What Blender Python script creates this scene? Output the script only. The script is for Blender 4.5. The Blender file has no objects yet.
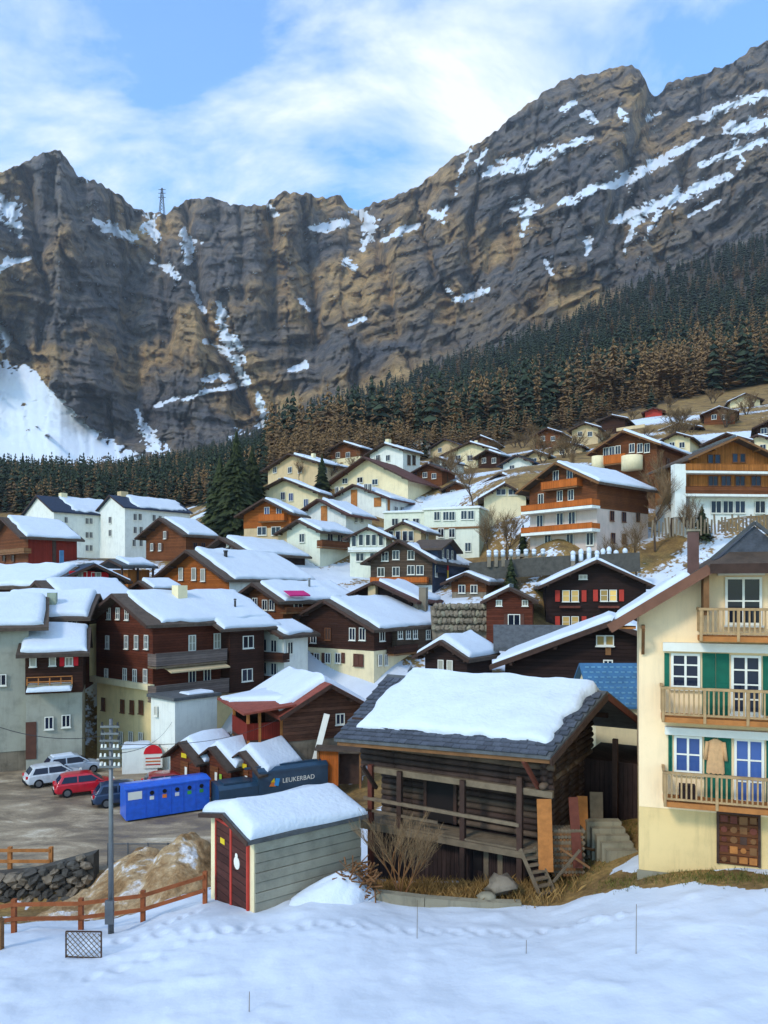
import bpy, math, random
import numpy as np
from mathutils import Vector
random.seed(7)
rng = np.random.default_rng(11)
scene = bpy.context.scene
COL = scene.collection
R = math.radians

# ------------------------------------------------------------------ camera, sky, sun, exposure
FPX, CX, HY, CAMZ = 740.0, 384.0, 590.0, 10.0        # focal length in pixels, image centre, horizon row, eye height
cam = bpy.data.cameras.new('camera'); camo = bpy.data.objects.new('camera', cam); COL.objects.link(camo)
cam.sensor_fit = 'VERTICAL'; cam.sensor_height = 36.0; cam.lens = FPX/1024*36.0
cam.shift_y = (HY-512)/1024.0
cam.clip_start = 0.5; cam.clip_end = 20000
camo.location = (0, 0, CAMZ); camo.rotation_euler = (R(90), 0, 0)
scene.camera = camo

SUN_EL, SUN_AZ = 36.0, 222.0      # azimuth measured clockwise from +Y (the view direction): behind the camera, to its left
world = bpy.data.worlds.new('World'); scene.world = world; world.use_nodes = True
wn, wl = world.node_tree.nodes, world.node_tree.links
wn.clear()
wout = wn.new('ShaderNodeOutputWorld'); bg = wn.new('ShaderNodeBackground'); bg.inputs['Strength'].default_value = 0.15
sky = wn.new('ShaderNodeTexSky'); sky.sky_type = 'NISHITA'; sky.sun_disc = False
sky.sun_elevation = R(SUN_EL); sky.sun_rotation = R(SUN_AZ); sky.altitude = 1400; sky.air_density = 1.5; sky.dust_density = 0.3; sky.ozone_density = 2.5
tc = wn.new('ShaderNodeTexCoord'); sep = wn.new('ShaderNodeSeparateXYZ'); wl.new(tc.outputs['Generated'], sep.inputs[0])
zc = wn.new('ShaderNodeMath'); zc.operation = 'MAXIMUM'; wl.new(sep.outputs['Z'], zc.inputs[0]); zc.inputs[1].default_value = 0.02
za = wn.new('ShaderNodeMath'); za.operation = 'ADD'; wl.new(zc.outputs[0], za.inputs[0]); za.inputs[1].default_value = 0.35
dvx = wn.new('ShaderNodeMath'); dvx.operation = 'DIVIDE'; wl.new(sep.outputs['X'], dvx.inputs[0]); wl.new(za.outputs[0], dvx.inputs[1])
dvy = wn.new('ShaderNodeMath'); dvy.operation = 'DIVIDE'; wl.new(sep.outputs['Y'], dvy.inputs[0]); wl.new(za.outputs[0], dvy.inputs[1])
cmb = wn.new('ShaderNodeCombineXYZ'); wl.new(dvx.outputs[0], cmb.inputs[0]); wl.new(dvy.outputs[0], cmb.inputs[1])
mp = wn.new('ShaderNodeMapping'); mp.inputs['Location'].default_value = (0.35, 1.9, 0.4); mp.inputs['Scale'].default_value = (1.0, 1.35, 1.0); wl.new(cmb.outputs[0], mp.inputs[0])
nz = wn.new('ShaderNodeTexNoise'); nz.inputs['Scale'].default_value = 2.7; nz.inputs['Detail'].default_value = 9; nz.inputs['Roughness'].default_value = 0.6; nz.inputs['Distortion'].default_value = 0.35
wl.new(mp.outputs[0], nz.inputs['Vector'])
cr = wn.new('ShaderNodeValToRGB'); cr.color_ramp.elements[0].position = 0.44; cr.color_ramp.elements[1].position = 0.66
cr.color_ramp.elements[0].color = (0.06, 0.06, 0.06, 1); cr.color_ramp.elements[1].color = (0.93, 0.93, 0.93, 1)
wl.new(nz.outputs['Fac'], cr.inputs['Fac'])
mx = wn.new('ShaderNodeMix'); mx.data_type = 'RGBA'
wl.new(cr.outputs['Color'], mx.inputs['Factor'])
skyg = wn.new('ShaderNodeMix'); skyg.data_type = 'RGBA'; skyg.blend_type = 'MULTIPLY'; skyg.inputs['Factor'].default_value = 1.0
wl.new(sky.outputs['Color'], skyg.inputs[6]); skyg.inputs[7].default_value = (0.85, 1.42, 1.85, 1)
wl.new(skyg.outputs[2], mx.inputs[6]); mx.inputs[7].default_value = (6.4, 6.8, 7.0, 1)      # cloud radiance in the sky model's units
wl.new(mx.outputs[2], bg.inputs['Color']); wl.new(bg.outputs[0], wout.inputs[0])

sun = bpy.data.lights.new('sun', 'SUN'); sun.energy = 1.5; sun.angle = R(10); sun.color = (1.0, 0.93, 0.83)
suno = bpy.data.objects.new('sun', sun); COL.objects.link(suno)
sd = Vector((math.sin(R(SUN_AZ))*math.cos(R(SUN_EL)), math.cos(R(SUN_AZ))*math.cos(R(SUN_EL)), math.sin(R(SUN_EL))))
suno.rotation_euler = sd.to_track_quat('Z', 'Y').to_euler()
vs = scene.view_settings
vs.view_transform = 'Standard'; vs.look = 'None'; vs.exposure = 0.32; vs.gamma = 1.0; vs.use_curve_mapping = False
scene.cycles.max_bounces = 5; scene.cycles.diffuse_bounces = 3; scene.cycles.glossy_bounces = 2

# ------------------------------------------------------------------ helpers
def at(px, py, Y):                                   # the point at depth Y that stands at a place in the view
    return Vector(((px-CX)/FPX*Y, Y, CAMZ+(HY-py)/FPX*Y))
def S(r, g, b, k=1.0):                               # sRGB 0-255 -> linear
    f = lambda c: ((c/255)/12.92 if c/255 <= 0.04045 else ((c/255+0.055)/1.055)**2.4)*k
    return (f(r), f(g), f(b), 1.0)

class MB:
    def __init__(s): s.v = []; s.f = []
    def add(s, vs_, fs_):
        n = len(s.v); s.v.extend([tuple(p) for p in vs_]); s.f.extend([tuple(i+n for i in f) for f in fs_]); return s
    def box(s, x0, x1, y0, y1, z0, z1):
        if x0 > x1: x0, x1 = x1, x0
        if y0 > y1: y0, y1 = y1, y0
        if z0 > z1: z0, z1 = z1, z0
        return s.add([(x0,y0,z0),(x1,y0,z0),(x1,y1,z0),(x0,y1,z0),(x0,y0,z1),(x1,y0,z1),(x1,y1,z1),(x0,y1,z1)],
                     [(3,2,1,0),(4,5,6,7),(0,1,5,4),(1,2,6,5),(2,3,7,6),(3,0,4,7)])
    def bar(s, p, q, w, h, up=(0,0,1)):              # rectangular bar from p to q
        p, q = Vector(p), Vector(q); d = (q-p).normalized(); u = Vector(up)
        if abs(d.dot(u)) > 0.98: u = Vector((0,1,0))
        a = d.cross(u).normalized()*w/2; b = a.cross(d).normalized()*h/2
        c = [p-a-b, p+a-b, p+a+b, p-a+b, q-a-b, q+a-b, q+a+b, q-a+b]
        return s.add(c, [(3,2,1,0),(4,5,6,7),(0,1,5,4),(1,2,6,5),(2,3,7,6),(3,0,4,7)])
    def tube(s, p, q, r0, r1=None, n=6, caps=True):
        r1 = r0 if r1 is None else r1
        p, q = Vector(p), Vector(q); d = q-p
        if d.length < 1e-6: return s
        d.normalize(); u = Vector((0,0,1)) if abs(d.z) < 0.9 else Vector((0,1,0))
        a = d.cross(u).normalized(); b = a.cross(d)
        vs_ = []
        for c, r in ((p, r0), (q, r1)):
            for k in range(n):
                t = 2*math.pi*k/n; vs_.append(c+a*math.cos(t)*r+b*math.sin(t)*r)
        fs_ = [(k, (k+1)%n, n+(k+1)%n, n+k) for k in range(n)]
        if caps: fs_ += [tuple(range(n))[::-1], tuple(range(n, 2*n))]
        return s.add(vs_, fs_)
    def prism(s, poly, axis, c0, c1):                # polygon in the two other axes, extruded along axis
        n = len(poly); vs_ = []
        for c in (c0, c1):
            for (a, b) in poly:
                vs_.append((c, a, b) if axis == 'x' else (a, c, b) if axis == 'y' else (a, b, c))
        return s.add(vs_, [tuple(range(n))[::-1], tuple(range(n, 2*n))]+[(k, (k+1)%n, n+(k+1)%n, n+k) for k in range(n)])
    def ball(s, c, r, nu=8, nv=5, jit=0.0, rnd=random):
        rx, ry, rz = (r, r, r) if not isinstance(r, tuple) else r
        vs_ = [(c[0], c[1], c[2]-rz)]
        for j in range(1, nv):
            ph = -math.pi/2+math.pi*j/nv
            for i in range(nu):
                th = 2*math.pi*i/nu; k = 1+rnd.uniform(-jit, jit)
                vs_.append((c[0]+rx*k*math.cos(ph)*math.cos(th), c[1]+ry*k*math.cos(ph)*math.sin(th), c[2]+rz*k*math.sin(ph)))
        vs_.append((c[0], c[1], c[2]+rz)); L = len(vs_)-1; fs_ = []
        for i in range(nu): fs_.append((0, 1+(i+1)%nu, 1+i)); fs_.append((L, L-nu+i, L-nu+(i+1)%nu))
        for j in range(nv-2):
            for i in range(nu):
                a = 1+j*nu+i; b = 1+j*nu+(i+1)%nu; fs_.append((a, b, b+nu, a+nu))
        return s.add(vs_, fs_)
    def mesh(s, mat, smooth=False, name='mesh'):
        me = bpy.data.meshes.new(name); me.from_pydata([tuple(p) for p in s.v], [], s.f)
        if mat is not None: me.materials.append(mat)
        if smooth: me.polygons.foreach_set('use_smooth', [True]*len(me.polygons))
        me.update(); return me
    def build(s, name, mat, parent=None, smooth=False):
        return put(name, s.mesh(mat, smooth, name), parent)

def put(name, me, parent=None, loc=None, rz=None, scale=None):
    o = bpy.data.objects.new(name, me); COL.objects.link(o)
    if parent is not None: o.parent = parent
    if loc is not None: o.location = loc
    if rz is not None: o.rotation_euler = (0, 0, rz)
    if scale is not None: o.scale = scale
    return o
LABELS = set()
def tag(o, label=None, cat=None, group=None, kind=None):
    if label: o['label'] = label
    if cat: o['category'] = cat
    if group: o['group'] = group
    if kind: o['kind'] = kind
    return o
def empty(name, loc, rz=0.0):
    o = bpy.data.objects.new(name, None); COL.objects.link(o); o.location = loc; o.rotation_euler = (0, 0, rz); o.empty_display_size = 0.3
    return o
def np_mesh(name, V, F, mat, smooth=True):
    me = bpy.data.meshes.new(name); V = np.asarray(V, dtype=np.float32); F = np.asarray(F, dtype=np.int32); k = F.shape[1]
    me.vertices.add(len(V)); me.vertices.foreach_set('co', V.ravel())
    me.loops.add(F.size); me.loops.foreach_set('vertex_index', F.ravel())
    me.polygons.add(len(F)); me.polygons.foreach_set('loop_start', np.arange(0, F.size, k, dtype=np.int32))
    if smooth: me.polygons.foreach_set('use_smooth', np.ones(len(F), dtype=bool))
    me.update(calc_edges=True); me.validate()
    if mat is not None: me.materials.append(mat)
    return me
def grid_faces(nu, nv):
    i, j = np.meshgrid(np.arange(nu-1), np.arange(nv-1), indexing='ij'); a = (i*nv+j).ravel()
    return np.stack([a, a+nv, a+nv+1, a+1], 1)

# vectorised gradient noise
_perm = rng.permutation(512); _perm = np.concatenate([_perm, _perm, _perm])
_grad = rng.normal(size=(512, 3)); _grad /= np.linalg.norm(_grad, axis=1)[:, None]
def noise3(x, y, z):
    x, y, z = np.broadcast_arrays(np.asarray(x, float), np.asarray(y, float), np.asarray(z, float))
    xi, yi, zi = np.floor(x).astype(int), np.floor(y).astype(int), np.floor(z).astype(int)
    xf, yf, zf = x-xi, y-yi, z-zi
    u, v, w = [t*t*t*(t*(t*6-15)+10) for t in (xf, yf, zf)]
    def g(dx, dy, dz):
        h = _perm[_perm[_perm[(xi+dx) & 511]+((yi+dy) & 511)]+((zi+dz) & 511)] & 511
        G = _grad[h]; return G[..., 0]*(xf-dx)+G[..., 1]*(yf-dy)+G[..., 2]*(zf-dz)
    l = lambda a, b, t: a+(b-a)*t
    return 1.6*l(l(l(g(0,0,0), g(1,0,0), u), l(g(0,1,0), g(1,1,0), u), v), l(l(g(0,0,1), g(1,0,1), u), l(g(0,1,1), g(1,1,1), u), v), w)
def fbm(x, y, z, octv=4, gain=0.5, lac=2.03, ridged=False):
    s, a, tot = 0.0, 1.0, 0.0
    for k in range(octv):
        n = noise3(x+17.3*k, y-9.1*k, z+4.7*k)
        s = s+a*((1-2*np.abs(n)) if ridged else n); tot += a; a *= gain; x, y, z = x*lac, y*lac, z*lac
    return s/tot
def sstep(a, b, x):
    t = np.clip((x-a)/(b-a), 0, 1); return t*t*(3-2*t)

# ------------------------------------------------------------------ materials
def new_mat(name, rough=0.8, spec=0.25):
    m = bpy.data.materials.new(name); m.use_nodes = True; n = m.node_tree.nodes; b = n['Principled BSDF']
    b.inputs['Roughness'].default_value = rough; b.inputs['Specular IOR Level'].default_value = spec
    return m, n, m.node_tree.links, b
def N(n, t, **kw):
    x = n.new(t)
    for k, v in kw.items():
        if k in x.inputs: x.inputs[k].default_value = v
        else: setattr(x, k, v)
    return x
def ramp(n, l, src, stops):
    r = n.new('ShaderNodeValToRGB'); e = r.color_ramp.elements
    while len(e) < len(stops): e.new(0.5)
    for k, (p, c) in enumerate(stops): e[k].position = p; e[k].color = c if len(c) == 4 else (*c, 1)
    l.new(src, r.inputs['Fac']); return r
def mixc(n, l, fac, a, b, mode='MIX'):
    x = n.new('ShaderNodeMix'); x.data_type = 'RGBA'; x.blend_type = mode
    for sck, val in ((x.inputs['Factor'], fac), (x.inputs[6], a), (x.inputs[7], b)):
        if hasattr(val, 'is_linked') or isinstance(val, bpy.types.NodeSocket): l.new(val, sck)
        else: sck.default_value = val
    return x.outputs[2]
def darker(c, k): return (c[0]*k, c[1]*k, c[2]*k, 1)

def plain(name, col, rough=0.75, var=0.25, scale=1.5, bump=0.15, spec=0.25, metal=0.0, bscale=18):
    m, n, l, b = new_mat(name, rough, spec); b.inputs['Metallic'].default_value = metal
    tcn = n.new('ShaderNodeTexCoord')
    n1 = N(n, 'ShaderNodeTexNoise', Scale=scale, Detail=6.0, Roughness=0.65); l.new(tcn.outputs['Object'], n1.inputs['Vector'])
    r = ramp(n, l, n1.outputs['Fac'], [(0.3, darker(col, 1-var)), (0.55, col), (0.75, darker(col, 1+var*0.5))])
    oi = n.new('ShaderNodeObjectInfo'); rr = ramp(n, l, oi.outputs['Random'], [(0, (1-var*.5,)*3), (1, (1+var*.3,)*3)])
    l.new(mixc(n, l, 1.0, r.outputs['Color'], rr.outputs['Color'], 'MULTIPLY'), b.inputs['Base Color'])
    if bump:
        n2 = N(n, 'ShaderNodeTexNoise', Scale=bscale, Detail=4.0); l.new(tcn.outputs['Object'], n2.inputs['Vector'])
        bp = N(n, 'ShaderNodeBump', Strength=bump, Distance=0.05); l.new(n2.outputs['Fac'], bp.inputs['Height']); l.new(bp.outputs[0], b.inputs['Normal'])
    return m
def planks(name, col, pitch=0.22, dirn='z', rough=0.85, var=0.5, gap=0.55):
    """boards: joints every pitch metres, tone per board, grain and weathering"""
    m, n, l, b = new_mat(name, rough, 0.15)
    tcn = n.new('ShaderNodeTexCoord'); sp = n.new('ShaderNodeSeparateXYZ'); l.new(tcn.outputs['Object'], sp.inputs[0])
    if dirn == 'z': src = sp.outputs['Z']
    else:
        ad = n.new('ShaderNodeMath'); ad.operation = 'ADD'; l.new(sp.outputs['X'], ad.inputs[0]); l.new(sp.outputs['Y'], ad.inputs[1]); src = ad.outputs[0]
    dv = n.new('ShaderNodeMath'); dv.operation = 'DIVIDE'; l.new(src, dv.inputs[0]); dv.inputs[1].default_value = pitch
    fr = n.new('ShaderNodeMath'); fr.operation = 'FRACT'; l.new(dv.outputs[0], fr.inputs[0])
    fl = n.new('ShaderNodeMath'); fl.operation = 'FLOOR'; l.new(dv.outputs[0], fl.inputs[0])
    wn_ = n.new('ShaderNodeTexWhiteNoise'); wn_.noise_dimensions = '1D'; l.new(fl.outputs[0], wn_.inputs['W'])
    tone = ramp(n, l, wn_.outputs['Value'], [(0, (1-var*.45,)*3), (1, (1+var*.35,)*3)])
    joint = ramp(n, l, fr.outputs[0], [(0.0, (gap*.4,)*3), (0.09, (1,)*3), (0.93, (1,)*3), (1.0, (gap*.4,)*3)])
    mpg = n.new('ShaderNodeMapping'); mpg.inputs['Scale'].default_value = (0.6, 0.6, 5) if dirn == 'z' else (5, 5, 0.6); l.new(tcn.outputs['Object'], mpg.inputs[0])
    g = N(n, 'ShaderNodeTexNoise', Scale=3.0, Detail=7.0, Roughness=0.7); l.new(mpg.outputs[0], g.inputs['Vector'])
    gr = ramp(n, l, g.outputs['Fac'], [(0.3, darker(col, 1-var*.7)), (0.52, col), (0.75, (col[0]*(1+var*.6), col[1]*(1+var*.55), col[2]*(1+var*.5), 1))])
    w2 = N(n, 'ShaderNodeTexNoise', Scale=0.5, Detail=3.0); l.new(tcn.outputs['Object'], w2.inputs['Vector'])
    wr = ramp(n, l, w2.outputs['Fac'], [(0.3, (1-var*.4,)*3), (0.7, (1+var*.25,)*3)])
    c = mixc(n, l, 1.0, gr.outputs['Color'], tone.outputs['Color'], 'MULTIPLY'); c = mixc(n, l, 1.0, c, joint.outputs['Color'], 'MULTIPLY'); c = mixc(n, l, 1.0, c, wr.outputs['Color'], 'MULTIPLY')
    l.new(c, b.inputs['Base Color'])
    bp = N(n, 'ShaderNodeBump', Strength=0.6, Distance=0.03); l.new(joint.outputs['Color'], bp.inputs['Height']); l.new(bp.outputs[0], b.inputs['Normal'])
    return m
def plaster(name, col, var=0.14, streak=0.16):
    m, n, l, b = new_mat(name, 0.92, 0.1)
    tcn = n.new('ShaderNodeTexCoord')
    n1 = N(n, 'ShaderNodeTexNoise', Scale=0.7, Detail=8.0, Roughness=0.65); l.new(tcn.outputs['Object'], n1.inputs['Vector'])
    r = ramp(n, l, n1.outputs['Fac'], [(0.3, darker(col, 1-var)), (0.5, col), (0.72, darker(col, 1+var*.4))])
    mpg = n.new('ShaderNodeMapping'); mpg.inputs['Scale'].default_value = (2.2, 2.2, 0.25); l.new(tcn.outputs['Object'], mpg.inputs[0])
    n2 = N(n, 'ShaderNodeTexNoise', Scale=1.0, Detail=6.0, Roughness=0.7); l.new(mpg.outputs[0], n2.inputs['Vector'])
    r2 = ramp(n, l, n2.outputs['Fac'], [(0.28, (1-streak, 1-streak, 1-streak*.95)), (0.5, (1,)*3)])
    l.new(mixc(n, l, 1.0, r.outputs['Color'], r2.outputs['Color'], 'MULTIPLY'), b.inputs['Base Color'])
    n3 = N(n, 'ShaderNodeTexNoise', Scale=30.0, Detail=3.0); l.new(tcn.outputs['Object'], n3.inputs['Vector'])
    bp = N(n, 'ShaderNodeBump', Strength=0.2, Distance=0.02); l.new(n3.outputs['Fac'], bp.inputs['Height']); l.new(bp.outputs[0], b.inputs['Normal'])
    return m
def snow_mat(name, dirt=0.0, bump=0.4, scale=1.2, col=(0.63, 0.68, 0.725, 1)):
    m, n, l, b = new_mat(name, 0.6, 0.3)
    tcn = n.new('ShaderNodeTexCoord')
    n1 = N(n, 'ShaderNodeTexNoise', Scale=scale, Detail=7.0, Roughness=0.6); l.new(tcn.outputs['Object'], n1.inputs['Vector'])
    r = ramp(n, l, n1.outputs['Fac'], [(0.3, darker(col, 0.93-dirt)), (0.6, col)])
    l.new(r.outputs['Color'], b.inputs['Base Color'])
    n2 = N(n, 'ShaderNodeTexNoise', Scale=scale*4, Detail=5.0, Roughness=0.55); l.new(tcn.outputs['Object'], n2.inputs['Vector'])
    bp = N(n, 'ShaderNodeBump', Strength=bump, Distance=0.12); l.new(n2.outputs['Fac'], bp.inputs['Height']); l.new(bp.outputs[0], b.inputs['Normal'])
    return m
M = {}
M['snow'] = snow_mat('snow')
M['wood_dark'] = planks('wood_dark', S(62, 38, 28))
M['wood_redbrown'] = planks('wood_redbrown', S(94, 48, 32))
M['wood_black'] = planks('wood_black', S(48, 34, 30))
M['wood_grey'] = planks('wood_grey', S(86, 70, 56))
M['wood_brown'] = planks('wood_brown', S(112, 66, 38))
M['wood_orange'] = planks('wood_orange', S(160, 88, 36))
M['wood_ochre'] = planks('wood_ochre', S(158, 98, 46), dirn='v')
M['wood_board'] = planks('wood_board', S(96, 62, 44), pitch=0.16, dirn='v')
M['timber'] = plain('timber', S(128, 88, 52), var=0.35, scale=3)
M['timber_dark'] = plain('timber_dark', S(70, 50, 40), var=0.4, scale=3)
M['timber_grey'] = plain('timber_grey', S(120, 104, 82), var=0.35, scale=3)
M['timber_orange'] = plain('timber_orange', S(176, 112, 56), var=0.3, scale=3)
M['timber_red'] = plain('timber_red', S(106, 56, 42), var=0.3, scale=3)
M['balcony_orange'] = planks('balcony_orange', S(184, 98, 40), pitch=0.14, dirn='v', var=0.35)
M['balcony_grey'] = planks('balcony_grey', S(112, 98, 90), pitch=0.2, var=0.4)
M['balcony_red'] = planks('balcony_red', S(120, 40, 28), pitch=0.16, dirn='v', var=0.35)
M['cream'] = plaster('cream', S(232, 214, 170)); M['yellow'] = plaster('yellow', S(238, 212, 154))
M['white'] = plaster('white', S(226, 226, 214)); M['greenwhite'] = plaster('greenwhite', S(222, 222, 198))
M['grey_render'] = plaster('grey_render', S(158, 156, 140), 0.3); M['pinkish'] = plaster('pinkish', S(206, 186, 172))
M['stone'] = plaster('stone', S(128, 116, 98), 0.5, 0.5); M['concrete'] = plaster('concrete', S(142, 134, 112), 0.35, 0.5)
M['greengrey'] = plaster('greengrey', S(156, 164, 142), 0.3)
M['beige'] = plaster('beige', S(204, 178, 136))
M['roof_brown'] = plain('roof_brown', S(84, 70, 58), var=0.4, scale=2.5, bump=0.4)
M['roof_red'] = plain('roof_red', S(134, 66, 50), var=0.35, scale=2.5, bump=0.4)
M['roof_maroon'] = plain('roof_maroon', S(92, 56, 46), var=0.35, scale=2.5, bump=0.4)
M['roof_grey'] = plain('roof_grey', S(86, 88, 88), var=0.4, scale=2.5, bump=0.4)
M['roof_navy'] = plain('roof_navy', S(44, 56, 76), var=0.3, scale=2.5, bump=0.3)
M['slate'] = plain('slate', S(78, 82, 90), var=0.5, scale=4, bump=0.4, rough=0.6)
M['blue_metal'] = plain('blue_metal', S(64, 108, 142), var=0.3, rough=0.5)
M['frame_white'] = plain('frame_white', S(228, 224, 208), var=0.1, bump=0)
M['frame_brown'] = plain('frame_brown', S(110, 70, 44), var=0.2, bump=0)
M['shutter_green'] = plain('shutter_green', S(22, 98, 76), var=0.2, scale=3)
M['shutter_red'] = plain('shutter_red', S(186, 62, 48), var=0.2); M['shutter_brightred'] = plain('shutter_brightred', S(206, 30, 40), var=0.15)
M['shutter_brown'] = plain('shutter_brown', S(92, 58, 44), var=0.25)
M['shutter_orange'] = plain('shutter_orange', S(196, 116, 52), var=0.2)
M['metal_grey'] = plain('metal_grey', S(120, 122, 122), rough=0.45, metal=0.6, bump=0)
M['metal_dark'] = plain('metal_dark', S(52, 50, 50), rough=0.5, bump=0)
M['rubber'] = plain('rubber', S(26, 26, 28), bump=0, rough=0.9)
def glass(name, col, rough=0.08):
    m, n, l, b = new_mat(name, rough, 0.3)
    oi = n.new('ShaderNodeObjectInfo'); r = ramp(n, l, oi.outputs['Random'], [(0, darker(col, 0.5)), (1, darker(col, 1.6))]); l.new(r.outputs['Color'], b.inputs['Base Color'])
    return m
M['glass'] = glass('glass', S(24, 32, 48)); M['glass_blue'] = glass('glass_blue', S(40, 58, 96))
M['curtain'] = glass('curtain', S(150, 146, 130), 0.3)
def paint(name, col, rough=0.3): 
    m, n, l, b = new_mat(name, rough, 0.5); b.inputs['Coat Weight'].default_value = 0.5
    tcn = n.new('ShaderNodeTexCoord'); n1 = N(n, 'ShaderNodeTexNoise', Scale=3.0, Detail=5.0); l.new(tcn.outputs['Object'], n1.inputs['Vector'])
    r = ramp(n, l, n1.outputs['Fac'], [(0.35, darker(col, 0.8)), (0.6, col)]); l.new(r.outputs['Color'], b.inputs['Base Color']); return m
# ------------------------------------------------------------------ the land: one height function, then the sheets that use it
CTRL = [  # view column, view row, depth of points the ground passes through
 (-200,1024,18.5),(0,1024,18),(200,1024,17.2),(384,1024,16.5),(600,1024,15.6),(768,1024,15.2),(950,1000,15),
 (0,1400,9.3),(384,1400,9),(768,1400,8.6),(-300,1300,10),(1050,1300,9),
 (0,935,25),(60,930,25.5),(110,932,25.5),(206,905,26),(252,912,25),(330,896,25.5),(440,905,25.5),(520,906,24.8),(560,888,26.6),(640,880,24.2),(768,880,22),(900,876,22),
 (400,885,29.5),(480,850,33),(-150,950,25),
 (640,800,32),(700,780,34),(850,770,34),
 (-100,930,34.5),(0,915,34.8),(60,912,35.0),(110,895,36),(190,880,36),(260,860,40),(330,830,43),(0,925,30),(120,918,30),
 (-100,775,58),(60,768,60),(150,765,62),(220,770,60),(320,785,54),(-200,740,70),(400,790,50),
 (450,735,55),(560,720,48),(650,730,46),(800,700,48),
 (230,700,70),(330,692,72),(430,685,72),(455,687,60),(510,655,72),(590,643,80),(700,620,80),(850,590,80),
 (60,650,78),(-80,660,78),(130,650,82),(85,756,68),(110,756,69),(0,757,68),(145,752,70),(185,745,72),(270,640,76),(380,615,82),(90,600,78),(200,612,84),
 (235,604,86),(300,600,90),(400,592,95),(475,580,95),(560,575,90),(650,560,92),
 (40,568,100),(-120,575,100),(180,560,105),(265,562,100),(75,562,150),(160,558,150),(0,558,160),(-200,556,160),(230,540,125),
 (320,562,110),(450,562,115),(500,556,115),(560,550,92),(610,546,95),(720,517,95),(850,500,95),(690,520,100),(655,530,105),
 (260,533,115),(285,512,130),(350,515,130),(400,500,140),(500,505,120),(630,490,125),(350,480,160),(280,480,160),(768,470,125),
 (430,465,180),(500,470,160),(570,448,180),(650,428,190),(768,412,200),(950,370,210),(300,462,220),(400,450,240),(500,438,250),(620,408,260),(768,378,280),(950,320,280),
 (300,440,600),(400,405,620),(500,367,640),(600,328,650),(700,303,650),(768,282,650),(950,220,650),
 (200,500,230),(50,505,230),(-200,510,230),(50,478,600),(150,470,600),(230,455,600),(-200,480,600),
 (-200,478,900),(50,474,900),(150,462,900),(220,444,900),(350,400,900),(500,345,900),(650,285,900),(768,240,900),(950,170,900),
]
cp = np.array([[(a-CX)/FPX*Y, Y, CAMZ+(HY-b)/FPX*Y] for a, b, Y in CTRL])
def _uv(X, Y): return np.stack([X/np.maximum(Y, 1)*2.2, np.log(np.maximum(Y, 1))], -1)
def _tps(A, B):
    d2 = ((A[:, None, :]-B[None, :, :])**2).sum(-1); return np.where(d2 > 1e-12, 0.5*d2*np.log(d2+1e-12), 0)
_P = _uv(cp[:, 0], cp[:, 1]); _n = len(_P)
_val = cp[:, 2]/np.maximum(cp[:, 1], 1)            # interpolate the slope of sight, it varies gently
_A = np.zeros((_n+3, _n+3)); _A[:_n, :_n] = _tps(_P, _P)+np.eye(_n)*0.002; _A[:_n, _n:] = np.c_[np.ones(_n), _P]; _A[_n:, :_n] = _A[:_n, _n:].T
_w = np.linalg.solve(_A, np.r_[_val, 0, 0, 0])
PARK_Z = -4.2
def park_mask(X, Y):
    left = -46; right = -3.2+0.0*Y
    return sstep(left-3, left, X)*(1-sstep(right-1.2, right+1.5, X))*sstep(36.0, 37.4, Y)*(1-sstep(59, 63, Y))
def G(X, Y):
    X = np.asarray(X, float); Y = np.asarray(Y, float); sh = X.shape
    U = _uv(X.ravel(), Y.ravel()); out = np.empty(len(U))
    for k in range(0, len(U), 20000):
        u = U[k:k+20000]; out[k:k+20000] = _tps(u, _P)@_w[:_n]+_w[_n]+u@_w[_n+1:]
    z = (out*np.maximum(Y.ravel(), 1)).reshape(sh)
    m = park_mask(X, Y); return z*(1-m)+(PARK_Z-0.06)*m
def g1(X, Y): return float(G(np.array([X]), np.array([Y]))[0])

# bare (snow-free) places: strips along building feet, (x0,y0,x1,y1,width)
pA, pB = at(600, 885, 25.0), at(800, 884, 21.4)
BARE = [(pA.x, pA.y, pB.x, pB.y, 0.75), (at(385,890,29).x, 28.2, at(545,890,26.4).x, 26.0, 1.5), (at(545,890,26.4).x, 26.2, at(612,880,28).x, 27.4, 1.3), (at(590,870,28).x, 28, at(640,860,30).x, 30, 1.3)]
def bare_mask(X, Y):
    m = np.zeros_like(X)
    for x0, y0, x1, y1, w in BARE:
        dx, dy = x1-x0, y1-y0; t = np.clip(((X-x0)*dx+(Y-y0)*dy)/(dx*dx+dy*dy), 0, 1)
        d = np.hypot(X-x0-t*dx, Y-y0-t*dy); m = np.maximum(m, 1-sstep(w*0.75, w*1.15, d+0.35*noise3(X*1.3, Y*1.3, 0.5)))
    return m
us = np.linspace(-300, 1070, 480); Ys = np.concatenate([np.geomspace(5, 36, 250), np.geomspace(36.3, 130, 110), np.geomspace(131, 950, 110)])
U, YY = np.meshgrid(us, Ys, indexing='ij'); XX = (U-CX)/FPX*YY
ZZ = G(XX, YY)
near = 1-sstep(28, 40, YY)
ZZ = ZZ+near*(0.20*fbm(XX*0.28, YY*0.28, 1.0, 3)+0.035*fbm(XX*1.3, YY*1.3, 2.0, 3))+(1-near)*(1-park_mask(XX, YY))*0.25*fbm(XX*0.12, YY*0.12, 3.0, 3)
rf_ = random.Random(21)
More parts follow.
